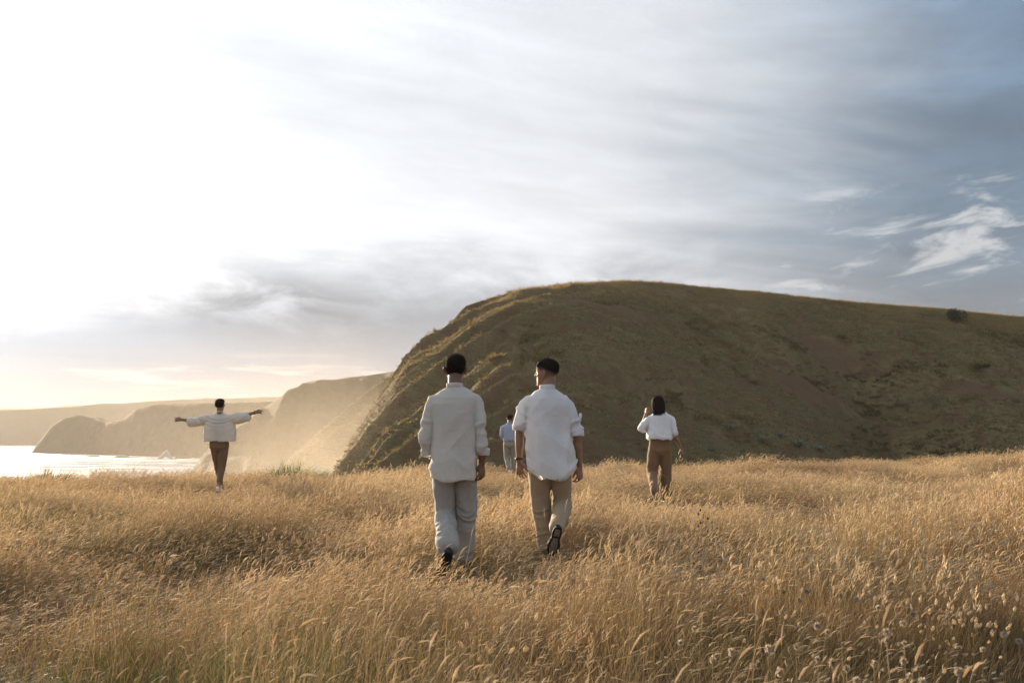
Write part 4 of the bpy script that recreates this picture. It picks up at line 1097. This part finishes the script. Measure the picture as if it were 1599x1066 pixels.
    for c in t.get('cuffs', ()): band(c[0], c[1], c[2], c[3], c[4] if len(c) > 4 else .008, t['mat'], 'cuff', sh, wob=.006, up=(0, 1, .1))
    if t.get('collar'): c = t['collar']; band(c[0], c[1], c[2], c[3], c[4], t['mat'], 'collar', sh, flat=c[5], wob=.003)
    if t.get('yoke'):
        z = t['yoke']; seam(sh, [(cs - .19, -.5, z - .012), (cs - .1, -.5, z), (cs, -.5, z + .002), (cs + .1, -.5, z), (cs + .19, -.5, z - .012)], 'yoke_seam', t['mat'], sh, .007, .002)
    if t.get('seams', True):
        for s in (-1, 1):
            seam(sh, [(cs + s * (t['arms'] - .03), -.5, shz + .0), (cs + s * t['arms'], -.5, shz - .05), (cs + s * (t['arms'] + .005), -.5, shz - .14)], 'sleeve_seam', t['mat'], sh, .006, .0015)
    for f in t.get('flaps', ()):
        Fp = Solid(); Fp.limb(f[0], f[1], flat=.22, up=f[2], k=10); part('cuff_flap', Fp.union(.006, 2), t['mat'], sh)
    for ft in ('lfoot', 'rfoot'):
        f = S[ft]; shoe_part(f['heel'], f['toe'], f['up'], root, f['m'][0], f['m'][1], f.get('s', 1.0), f.get('inset'), max(.006, vx), f.get('accent'))
    for w in S.get('bands', ()): band(w[1], w[2], w[3], w[4], w[5], w[6], w[0], root, flat=w[7] if len(w) > 7 else .85)
    return root

black = (M_black, M_rub)
# the man in the oatmeal shirt, grey trousers
person(dict(at=(-.465, 8.1), dz=.08, label='man walking in a long oatmeal linen shirt, wide grey trousers and black shoes', voxel=.0048, skin=M_skin, hair=M_hair, seed=1,
    head=(.0, .02, 1.618), look=(R(3), R(2), 0), scale=1.0,
    larm=((-.185, -.01, 1.395), (-.232, -.02, 1.10), (-.178, .15, .88)), rarm=((.185, -.01, 1.395), (.228, -.05, 1.11), (.222, -.01, .865)),
    lhand=dict(d=(.25, .55, -.65), n=(-.6, .4, .3), t=(.3, .6, .4), curl=.4), rhand=dict(d=(.0, -.02, -1), n=(.75, -.65, 0), t=(-.6, .35, -.1), curl=.42, spread=.14, out=.55),
    lleg=((-.088, 0, .90), (-.082, .08, .47), (-.035, -.21, .21)), rleg=((.088, 0, .90), (.092, .14, .47), (.070, .22, .09)),
    lfoot=dict(heel=(-.022, -.335, .190), toe=(-.088, -.165, -.01), up=(.08, .80, .56), m=black, s=1.08), rfoot=dict(heel=(.066, .175, .01), toe=(.09, .455, .01), up=(0, 0, 1), m=black),
    trousers=dict(mat=M_grey, r=[.094, .089, .080, .079, .080], short=.035, fold=1.35, hip=1.04),
    shirt=dict(mat=M_oat, tail=.022, yoke=1.385, arms=.185, fold=1.0, diag=1.2,
        torso=[(.728, -.008, -.01, .186, .156), (.76, -.008, -.01, .184, .153), (.85, -.006, -.005, .182, .150), (.98, -.004, 0, .174, .142), (1.12, 0, 0, .172, .136), (1.25, 0, 0, .188, .135), (1.34, 0, -.005, .200, .125), (1.40, 0, -.008, .178, .105), (1.445, 0, -.01, .125, .080), (1.475, 0, -.01, .075, .066)],
        lsleeve=([(-.12, -.005, 1.367), (-.176, -.01, 1.322), (-.208, -.018, 1.20), (-.226, -.022, 1.08), (-.227, .02, .975)], [.068, .060, .051, .046, .043]),
        rsleeve=([(.12, -.005, 1.367), (.172, -.01, 1.322), (.200, -.03, 1.20), (.216, -.045, 1.08), (.225, -.03, .975)], [.068, .060, .052, .047, .043]),
        cuffs=[((-.227, .035, .955), (-.1, -.45, 1), .042, .050, .009), ((.231, -.025, .958), (.03, -.1, 1), .046, .055, .010)],
        collar=((0, -.016, 1.490), (0, .10, 1), .062, .034, .006, 1.0)),
    bands=[('wristwatch', (-.182, .135, .893), (-.25, .8, -.9), .027, .024, .008, M_black)]))

# the man in the white shirt who looks to his left
person(dict(at=(.317, 8.95), label='man in a loose white linen shirt and khaki trousers with his head turned sideways', voxel=.0048, skin=M_skin2, hair=M_hair, seed=4, style='fade', build=1.03,
    head=(-.005, .01, 1.632), look=(R(68), R(-2), R(-2)), scale=1.0,
    larm=((-.195, -.01, 1.40), (-.250, -.02, 1.13), (-.252, .02, .845)), rarm=((.195, -.01, 1.40), (.262, -.03, 1.10), (.288, .02, .800)),
    lhand=dict(d=(.06, .02, -1), n=(-.55, -.75, 0), t=(.8, .2, -.1), curl=.30, spread=.16, out=.8), rhand=dict(d=(.02, -.02, -1), n=(.7, -.7, 0), t=(-.7, .2, -.1), curl=.50, spread=.15, out=.6),
    lleg=((-.085, 0, .91), (-.052, .10, .47), (-.010, .10, .09)), rleg=((.098, 0, .91), (.142, .10, .475), (.080, -.29, .30)),
    lfoot=dict(heel=(-.015, .065, .01), toe=(-.02, .345, .01), up=(0, 0, 1), m=(M_black, M_beige)), rfoot=dict(heel=(.075, -.425, .300), toe=(.020, -.300, .060), up=(.05, .88, .45), m=(M_black, M_rub), inset=M_beige, accent=M_red, s=1.12),
    trousers=dict(mat=M_khaki, r=[.100, .098, .082, .074, .066], long=.015, fold=.95, hip=1.06, pockets=False),
    shirt=dict(mat=M_whitelinen, tail=.085, yoke=1.405, arms=.195, fold=1.25, diag=1.0, blow=.015,
        torso=[(.705, .030, -.01, .196, .158), (.82, .026, -.005, .205, .158), (.95, .018, 0, .208, .150), (1.10, .005, 0, .196, .142), (1.24, 0, 0, .214, .140), (1.34, 0, -.005, .212, .13), (1.40, 0, -.008, .19, .108), (1.455, 0, -.01, .13, .082), (1.492, 0, -.01, .078, .068)],
        lsleeve=([(-.13, -.005, 1.375), (-.190, -.01, 1.332), (-.224, -.02, 1.25), (-.247, -.02, 1.175)], [.070, .064, .056, .050]),
        rsleeve=([(.13, -.005, 1.375), (.185, -.01, 1.332), (.228, -.025, 1.22), (.258, -.03, 1.13)], [.070, .064, .058, .052]),
        cuffs=[((-.252, -.018, 1.150), (.0, .05, 1), .050, .052, .010), ((.265, -.028, 1.10), (-.08, .05, 1), .053, .060, .010)],
        flaps=[([(.284, -.03, 1.215), (.292, -.035, 1.245), (.294, -.035, 1.262)], [.022, .024, .022], (1, .8, .0))],
        collar=((0, -.014, 1.505), (0, .12, 1), .064, .040, .007, 1.0)),
    bands=[('wristwatch', (-.252, .018, .870), (0, .05, 1), .029, .022, .009, M_strap), ('bracelet', (.287, .02, .812), (.05, .1, 1), .029, .004, .003, M_gold)]))

# the man with outstretched arms
person(dict(at=(-5.50, 18.8), dz=.02, label='man with both arms spread wide in a boxy cream t-shirt and brown trousers', voxel=.008, skin=M_skin3, hair=M_hair2, seed=7, tpose=True, shz=1.40,
    head=(-.005, -.01, 1.625), look=(0, R(9), 0), scale=1.0,
    larm=((-.185, -.01, 1.40), (-.46, .03, 1.335), (-.730, .00, 1.360)), rarm=((.185, -.01, 1.405), (.43, .04, 1.425), (.660, .00, 1.500)),
    lhand=dict(d=(-1, .05, .02), n=(.1, -.9, .3), t=(.1, .1, 1), curl=.10, spread=.17, out=.9), rhand=dict(d=(1, .05, .07), n=(-.1, -.9, .3), t=(-.1, .1, 1), curl=.10, spread=.17, out=.7),
    lleg=((-.085, 0, .90), (-.050, .12, .48), (-.005, .20, .10)), rleg=((.085, 0, .90), (.055, .02, .48), (.040, -.12, .115)),
    lfoot=dict(heel=(-.01, .15, .01), toe=(-.01, .42, .01), up=(0, 0, 1), m=(M_strap, M_beige)), rfoot=dict(heel=(.035, -.20, .045), toe=(.075, .07, .0), up=(0, .15, 1), m=(M_wshoe, M_wshoe), s=1.05),
    trousers=dict(mat=M_choc, r=[.098, .086, .064, .054, .046], short=.10, fold=.7, hip=1.10),
    shirt=dict(mat=M_cream, tail=.0, arms=.25, fold=.6, diag=.4, swag=1.1, seams=False,
        torso=[(.955, .02, .01, .300, .17), (1.05, .01, .01, .292, .165), (1.18, .005, 0, .282, .155), (1.28, 0, 0, .275, .14), (1.36, 0, -.005, .262, .12), (1.43, 0, -.01, .205, .09), (1.475, 0, -.01, .13, .07), (1.50, 0, -.012, .08, .06)],
        lsleeve=([(-.16, -.005, 1.375), (-.30, 0, 1.352), (-.42, .01, 1.322), (-.545, .015, 1.312)], [.080, .080, .078, .080]),
        rsleeve=([(.16, -.005, 1.38), (.29, 0, 1.385), (.40, .01, 1.39), (.505, .015, 1.415)], [.085, .088, .082, .074]),
        collar=((0, -.016, 1.502), (0, .15, 1), .066, .022, .006, 1.0)),
    bands=[('wristwatch', (.640, .02, 1.495), (1, 0, .2), .030, .026, .009, M_black)]))

# the woman
wm = person(dict(at=(2.29, 15.5), dz=.08, label='woman with long black hair in a white t-shirt and tobacco brown trousers', voxel=.0065, skin=M_skin2, hair=M_hair, seed=10, style='long', build=.92,
    head=(-.02, .02, 1.525), look=(R(8), R(4), 0), scale=.95, armr=.85, hands=.9,
    larm=((-.165, -.005, 1.30), (-.275, .03, 1.13), (-.195, .11, 1.37)), rarm=((.165, -.01, 1.30), (.235, -.03, 1.04), (.330, .0, .825)),
    lhand=dict(d=(.25, .1, .95), n=(-.8, -.5, .1), t=(.2, -.6, .2), curl=.45), rhand=dict(d=(.18, 0, -1), n=(.7, -.7, .1), t=(-.5, .2, -.2), curl=.40, spread=.12),
    lleg=((-.08, 0, .86), (-.115, .06, .46), (-.085, -.24, .19)), rleg=((.08, 0, .86), (.100, .10, .45), (.095, .13, .10)),
    lfoot=dict(heel=(-.015, -.33, .205), toe=(-.155, -.195, .03), up=(.35, .75, .55), m=(M_wshoe, M_beige), s=.98), rfoot=dict(heel=(.09, .07, .01), toe=(.11, .32, .01), up=(0, 0, 1), m=(M_wshoe, M_wshoe), s=.92),
    trousers=dict(mat=M_tobacco, r=[.098, .096, .084, .088, .094], short=.01, fold=1.0, hip=1.13, waist=.99, pockets=True),
    shirt=dict(mat=M_whitejersey, tail=0, arms=.165, fold=1.0, diag=1.3, blouse=True, seams=False,
        torso=[(.965, -.01, 0, .168, .125), (.99, -.01, 0, .192, .142), (1.06, -.01, 0, .192, .14), (1.15, -.005, 0, .180, .130), (1.24, 0, 0, .182, .122), (1.31, 0, -.005, .168, .105), (1.36, 0, -.01, .115, .08), (1.39, 0, -.01, .075, .06)],
        lsleeve=([(-.13, -.005, 1.285), (-.185, 0, 1.25), (-.235, .015, 1.185), (-.262, .03, 1.145)], [.064, .062, .060, .056]),
        rsleeve=([(.13, -.005, 1.285), (.18, -.01, 1.245), (.203, -.02, 1.16), (.222, -.03, 1.075)], [.064, .060, .058, .060]),
        collar=((0, -.014, 1.392), (0, .12, 1), .058, .018, .005, 1.0)),
    bands=[('bracelet', (.318, -.002, .852), (.4, 0, -1), .024, .008, .004, M_black)]))
# long hair falling to the shoulders, with a loose lock
Hh = Solid()
Hh.stack([(1.335, -.005, -.050, .050, .018), (1.36, -.006, -.052, .082, .034), (1.42, -.010, -.040, .098, .058), (1.49, -.016, -.012, .106, .090), (1.55, -.020, .004, .102, .098), (1.60, -.020, .008, .088, .086), (1.635, -.020, .005, .052, .052)], k=40, e=2.1)
me = Hh.union(.006, 4); v, nn_ = mread(me)
v = v + nn_ * (.0055 * ridged(np.stack([v[:, 0] * 42, v[:, 1] * 42, v[:, 2] * 3], 1), 1.0))[:, None]
fr = (v[:, 1] > .035)
v[:, 1] = np.where(fr, .035 + (v[:, 1] - .035) * .6, v[:, 1]); mwrite(me, v)
a = me.attributes.new('dens', 'FLOAT', 'POINT'); a.data.foreach_set('value', np.ones(len(me.vertices), np.float32))
hl = part('long_hair', me, M_hair, wm)
P_, F_ = [], []
rr = random.Random(3)
for i in range(520):
    t = rr.uniform(-1, 1); loose = i > 470
    x0 = -.012 + t * .092; y0 = -.050 - .030 * (1 - t * t) + rr.uniform(-.006, .004); L = rr.uniform(.06, .12); z0 = 1.44 - rr.random() * .05
    if loose: x0 = .045 + rr.uniform(-.014, .014); L = rr.uniform(.17, .25); z0 = 1.42
    b0 = len(P_); w = .0016
    for k in range(6):
        q = k / 5; p = V(x0 + .012 * math.sin(q * 3 + i) * q + (.018 * q * (1 if rr.random() < .5 else .6) if loose else 0), y0 - .035 * math.sin(min(1, q) * 1.6), z0 - L * q)
        P_ += [tuple(p - V(w * (1 - q * .8), 0, 0)), tuple(p + V(w * (1 - q * .8), 0, 0))]
    for k in range(5): F_.append((b0 + 2 * k, b0 + 2 * k + 1, b0 + 2 * k + 3, b0 + 2 * k + 2))
me = bpy.data.meshes.new('loose_strands'); me.from_pydata(P_, [], F_); a = me.attributes.new('dens', 'FLOAT', 'POINT'); a.data.foreach_set('value', np.ones(len(P_), np.float32))
part('loose_strands', me, M_hair, hl)

# the far man, half hidden
person(dict(at=(-.075, 29.0), dz=-.01, label='distant man in a pale blue shirt and stone trousers beyond the two walking men', voxel=.011, skin=M_skin2, hair=M_hair2, seed=13,
    head=(.01, .03, 1.575), look=(R(-8), R(-10), 0), scale=1.0,
    larm=((-.18, -.01, 1.37), (-.235, -.03, 1.09), (-.10, .20, 1.02)), rarm=((.18, -.01, 1.37), (.235, -.03, 1.09), (.10, .20, 1.02)),
    lhand=dict(d=(.8, .4, -.1), n=(-.4, .8, .2), t=(.1, .2, .9)), rhand=dict(d=(-.8, .4, -.1), n=(.4, .8, .2), t=(-.1, .2, .9)),
    lleg=((-.085, 0, .88), (-.075, .07, .46), (-.005, -.12, .12)), rleg=((.085, 0, .88), (.10, .12, .46), (.13, .16, .10)),
    lfoot=dict(heel=(-.005, -.20, .07), toe=(.03, .06, .01), up=(0, .3, 1), m=(M_gshoe, M_wshoe), s=1.1), rfoot=dict(heel=(.125, .10, .01), toe=(.15, .37, .01), up=(0, 0, 1), m=(M_gshoe, M_wshoe)),
    trousers=dict(mat=M_stone, r=[.095, .088, .076, .070, .066], short=.02, fold=1.0, hip=1.02, belt=True, waist=.96),
    shirt=dict(mat=M_blue, tail=0, arms=.18, fold=.8, blouse=True, seams=False, yoke=1.35,
        torso=[(.925, 0, 0, .150, .110), (.96, 0, 0, .168, .128), (1.05, 0, 0, .178, .135), (1.2, 0, 0, .188, .132), (1.31, 0, -.005, .188, .12), (1.37, 0, -.008, .165, .10), (1.42, 0, -.01, .11, .075), (1.45, 0, -.01, .07, .06)],
        lsleeve=([(-.14, -.005, 1.35), (-.195, -.01, 1.31), (-.228, -.025, 1.18), (-.232, -.02, 1.09), (-.14, .13, 1.04)], [.064, .062, .052, .050, .042]),
        rsleeve=([(.14, -.005, 1.35), (.195, -.01, 1.31), (.228, -.025, 1.18), (.232, -.02, 1.09), (.14, .13, 1.04)], [.064, .062, .052, .050, .042]),
        collar=((0, -.012, 1.465), (0, .1, 1), .060, .034, .006, 1.0))))

# ------------------------------------------------------------------ shrubs, tussocks, weeds and seed heads
def leaf_mat(name, a, b, trans=.25):
    m, h, out = new_mat(name)
    at = h.new('ShaderNodeAttribute'); at.attribute_name = 'shade'
    c = h.mix(at.outputs['Fac'], a, b)
    p = h.new('ShaderNodeBsdfPrincipled'); h.put(p.inputs['Base Color'], c); p.inputs['Roughness'].default_value = .6; p.inputs['Specular IOR Level'].default_value = .2
    t = h.new('ShaderNodeBsdfTranslucent'); h.put(t.inputs['Color'], c); mx = h.new('ShaderNodeMixShader'); mx.inputs[0].default_value = trans
    h.l.new(p.outputs[0], mx.inputs[1]); h.l.new(t.outputs[0], mx.inputs[2]); h.l.new(mx.outputs[0], out.inputs[0]); return m
M_leafd = leaf_mat('dark_leaves', (.022, .030, .012), (.060, .070, .028)); M_leafp = leaf_mat('grey_green_leaves', (.10, .12, .07), (.26, .28, .19)); M_leafy = leaf_mat('yellowing_leaves', (.10, .095, .025), (.22, .19, .05))
M_stem = plain('woody_stem', (.09, .065, .045), .9)
M_tg = leaf_mat('green_blades', (.035, .060, .014), (.13, .17, .045), .4); M_tb = leaf_mat('brown_blades', (.13, .085, .035), (.38, .27, .12), .4); M_tr = leaf_mat('rusty_blades', (.13, .055, .022), (.36, .18, .07), .4)
M_weed = plain('dark_weed', (.045, .028, .018), .9); M_puff = leaf_mat('seed_fluff', (.36, .28, .19), (.62, .51, .37), .4)

def ray_to(px, D): return (px - 800) / 1554. * D
def make_shrub(px, D, w, h, mat, label, seed, group=None, nleaf=900):
    Ds = np.arange(84, 215, .25); hz_ = hill_z(ray_to(px, 1) * Ds, Ds); yy_ = 679 - (hz_ - CAM_H) / Ds * 1554   # the spot of the slope met along that line
    k_ = int(np.argmax(yy_ <= D)) if (yy_ <= D).any() else int(np.argmin(yy_)); D = float(Ds[k_]); x = ray_to(px, D); z = float(hz_[k_])
    root = bpy.data.objects.new('shrub', None); COL.objects.link(root); root.location = (x, D, z - .1); tag(root, label, 'shrub', group)
    r_ = random.Random(seed); lobes = [(Vector((r_.uniform(-.6, .6) * w, r_.uniform(-.5, .5) * w, h * r_.uniform(.25, .62))), r_.uniform(.30, .5)) for _ in range(9)]
    rb = Ribbons(); V_, F_, Sh = [], [], []
    for c, r in lobes:
        for _ in range(nleaf // 9):
            d = Vector((r_.gauss(0, 1), r_.gauss(0, 1), r_.gauss(.25, 1))).normalized(); p = c + Vector((d.x * w * r, d.y * w * r, d.z * h * r * .9)) * r_.uniform(.55, 1.08)
            if p.z < 0: continue
            s = r_.uniform(.05, .11) * max(w, .8); a = Vector((r_.uniform(-1, 1), r_.uniform(-1, 1), r_.uniform(-1, 1))).normalized(); b = a.cross(d).normalized()
            k = len(V_); V_ += [p - a * s, p + b * s * .55, p + a * s, p - b * s * .55]; F_.append((k, k + 1, k + 2, k + 3)); Sh += [r_.random()] * 4
    me = bpy.data.meshes.new('crown'); me.from_pydata([tuple(p) for p in V_], [], F_); a = me.attributes.new('shade', 'FLOAT', 'POINT'); a.data.foreach_set('value', Sh)
    part('crown', me, mat, root)
    S = Solid()
    for c, r in lobes[:5]: S.limb([(c.x * .1, c.y * .1, -.2), (c.x * .5, c.y * .5, c.z * .5), tuple(c)], [.05 * w, .035 * w, .012 * w], k=6, sub=2)
    me = bpy.data.meshes.new('stem'); me.from_pydata(S.v, [], S.f); part('stem', me, M_stem, root)
make_shrub(1500, 505, 2.0, 2.9, M_leafd, 'dark round shrub standing alone on the skyline of the hill', 1, nleaf=1500)
make_shrub(1532, 575, 2.2, 1.2, M_leafy, 'low yellow-green bush on the shaded slope under the skyline shrub', 2)
for i, (px, D, w, h, lb) in enumerate([(1192, 690, 1.0, .8, 'pale grey-green bush at the foot of the hill, the one nearest the woman'), (1216, 680, .8, .6, 'small pale bush behind the first one at the foot of the hill'), (1243, 697, 1.1, .8, 'pale bush in the middle of the clump below the gully'),
                                       (1276, 703, 1.4, .9, 'widest pale bush low on the hill, just above the tall grass'), (1318, 692, .9, .7, 'pale bush on the side of the clump towards the shrub on the skyline'), (1110, 704, .7, .6, 'small grey bush low on the hill directly beside the woman'),
                                       (1138, 668, .8, .6, 'small grey bush higher up the shaded slope above the woman'), (1345, 670, .9, .6, 'low grey bush in the bottom of the gully')]):
    make_shrub(px, D, w, h, M_leafp, lb, 20 + i, 'pale bushes at the foot of the hill', 500)
make_shrub(893, 446.5, .10, 1.1, M_leafd, 'tiny dark post on the very crest of the hill', 50, nleaf=60)  # a small post, built with the shrub maker as a thin leafy stand-in

def tussock(px, D, w, h, mat, label, seed, n=420, lean=.35):
    x = ray_to(px, D); r_ = random.Random(seed); V_, F_, Sh = [], [], []
    for _ in range(n * 3):
        a = r_.uniform(0, 6.28); r = math.sqrt(r_.random()); base = Vector((math.cos(a) * r * w, math.sin(a) * r * w * .6, -.04)); out = Vector((math.cos(a), math.sin(a), 0))
        L = h * r_.uniform(.5, 1.2) * (1.1 - .5 * r * r); P = stem_pts(base, Vector((0, 0, 1)) + out * r_.uniform(0, .6) + WIND * lean, L, out * r_.uniform(0, .8) + WIND * lean + Vector((0, 0, -r_.random() * .9)), 4)
        az_ = r_.uniform(0, 6.28); sd = Vector((math.cos(az_), math.sin(az_), 0)); ww = r_.uniform(.010, .018); k = len(V_); s = r_.random()
        for p, q in zip(P, (1, 1, .85, .55, .1)): V_ += [tuple(p - sd * ww * q * .5), tuple(p + sd * ww * q * .5)]; Sh += [s, s]
        for i in range(4): F_.append((k + 2 * i, k + 2 * i + 1, k + 2 * i + 3, k + 2 * i + 2))
    me = bpy.data.meshes.new('grass_tussock'); me.from_pydata(V_, [], F_); a = me.attributes.new('shade', 'FLOAT', 'POINT'); a.data.foreach_set('value', Sh); me.materials.append(mat)
    o = bpy.data.objects.new('grass_tussock', me); COL.objects.link(o); o.location = (x, D, float(ground_z(x, D))); tag(o, label, 'tussock')
tussock(466, 24.9, .80, .66, M_tg, 'bright green tussock on the cliff edge between the spread-armed man and the walking men', 1)
tussock(425, 24.6, .50, .48, M_tb, 'brownish green tussock touching the bright green one on the cliff edge', 2, 300)
tussock(90, 23.4, .55, .52, M_tb, 'brown tussock alone on the cliff edge in front of the bright sea', 3, 380)
tussock(326, 23.6, .22, .34, M_tb, 'small brown tussock on the cliff edge right beside the man with spread arms', 4, 220)
tussock(1592, 17.0, .75, .36, M_tr, 'rusty brown tussock at the edge of the tall pale grass', 5, 700)
tussock(955, 27.5, .55, .34, M_tb, 'low brown tussock on the field edge between the white-shirted man and the woman', 6, 380)

def weed(px, py, h, label, seed):
    D = CAM_H * 1554 / (py - 679); x = ray_to(px, D); r_ = random.Random(seed); S = Solid()
    root = bpy.data.objects.new('dry_weed', None); COL.objects.link(root); root.location = (x, D, float(ground_z(x, D))); tag(root, label, 'weed', 'dark dry weeds in the field')
    S.limb([(0, 0, -.03), (.01, 0, h * .5), (.04, 0, h)], [.0030, .0026, .0016], k=6, sub=3)
    for k in range(6):
        z = h * (.45 + .09 * k); a = r_.uniform(0, 6.28); L = h * .22 * r_.uniform(.5, 1.1); S.limb([(.02, 0, z), (.02 + math.cos(a) * L * .6, math.sin(a) * L * .6, z + L * .5), (.02 + math.cos(a) * L, math.sin(a) * L, z + L * .9)], [.0018, .0016, .0012], k=5, sub=2)
    me = bpy.data.meshes.new('stem'); me.from_pydata(S.v, [], S.f); part('stem', me, M_weed, root)
    for k in range(6):
        z = h * (.45 + .09 * k); S = Solid(); a = k * 2.1; S.ball((.02 + math.cos(a) * h * .12, math.sin(a) * h * .12, z + h * .12), .008, .008, .013, k=7)
        me = bpy.data.meshes.new('seed_pod'); me.from_pydata(S.v, [], S.f); part('seed_pod', me, M_weed, root)
weed(1090, 868, .42, 'tall dark weed standing in the bright grass right of and below the woman', 1)
weed(1107, 862, .30, 'shorter dark weed just beside the tall one below the woman', 2)
weed(1088, 900, .30, 'dark weed nearest the bottom of the three below the woman', 3)
weed(286, 798, .22, 'dark weed in the field below the outstretched hand of the man with spread arms', 4)
weed(317, 806, .25, 'dark weed between that field patch and the feet of the man with spread arms', 5)
weed(1585, 870, .45, 'dark leaning weed at the frame edge in the tall pale grass', 6)

def seed_proto(seed, r):
    r_ = random.Random(seed); V_, F_, Sh = [], [], []
    for _ in range(150):
        d = Vector((r_.gauss(0, 1), r_.gauss(0, 1), r_.gauss(0, 1))).normalized(); s = d.orthogonal().normalized() * r * .075; k = len(V_); q = r_.random(); L = r * r_.uniform(.8, 1.1)
        V_ += [tuple(d * r * .1 - s * .5), tuple(d * r * .1 + s * .5), tuple(d * L * .9 + s), tuple(d * L * 1.05), tuple(d * L * .9 - s)]; Sh += [q] * 5; F_.append((k, k + 1, k + 2, k + 3, k + 4))
    me = bpy.data.meshes.new('seed_puff'); me.from_pydata(V_, [], F_); a = me.attributes.new('shade', 'FLOAT', 'POINT'); a.data.foreach_set('value', Sh); me.materials.append(M_puff)
    S = Solid(); S.limb([(0, 0, -.42), (.012, 0, -.2), (0, 0, -.004)], [.0016, .0016, .0013], k=5, sub=3); ms = bpy.data.meshes.new('stem'); ms.from_pydata(S.v, [], S.f); ms.materials.append(M_tb_stem)
    return me, ms
M_tb_stem = plain('straw_stem', (.36, .25, .13), .8)
protos = [seed_proto(i, r) for i, r in enumerate((.0135, .0115, .016))]
HEADS = [(380, 532), (385, 592), (572, 643), (472, 645), (716, 660), (785, 678), (850, 648), (880, 712), (1028, 738), (537, 680), (295, 660), (910, 815), (912, 850), (988, 862), (400, 885), (158, 935), (610, 930), (675, 945), (735, 970), (1005, 1000),
         (1058, 1025), (775, 1020), (1045, 970), (1215, 980), (855, 950), (520, 880), (612, 790), (540, 780), (655, 815), (1420, 825), (1482, 855), (20, 860), (447, 985), (980, 938), (1325, 890), (985, 780), (460, 730), (80, 800), (240, 900), (330, 960)]
for i, (u, v) in enumerate(HEADS):
    px, py = 1050 + u / 2.834, 690 + v / 2.834; zt = .30 + .07 * ((i * 37) % 10) / 10
    D = (CAM_H - zt) * 1554 / (py - 679); me, ms = protos[i % 3]
    o = bpy.data.objects.new('seed_head', None); COL.objects.link(o); o.location = (ray_to(px, D), D, zt); o.rotation_euler = (0, .12, i * 1.3); o.empty_display_size = .02
    tag(o, 'round pale fluffy seed head on a thin stem in the dark foreground grass', 'seed head', 'round seed heads in the foreground grass')
    for nm, m_ in (('seed_puff', me), ('stem', ms)):
        c = bpy.data.objects.new(nm, m_); COL.objects.link(c); c.parent = o
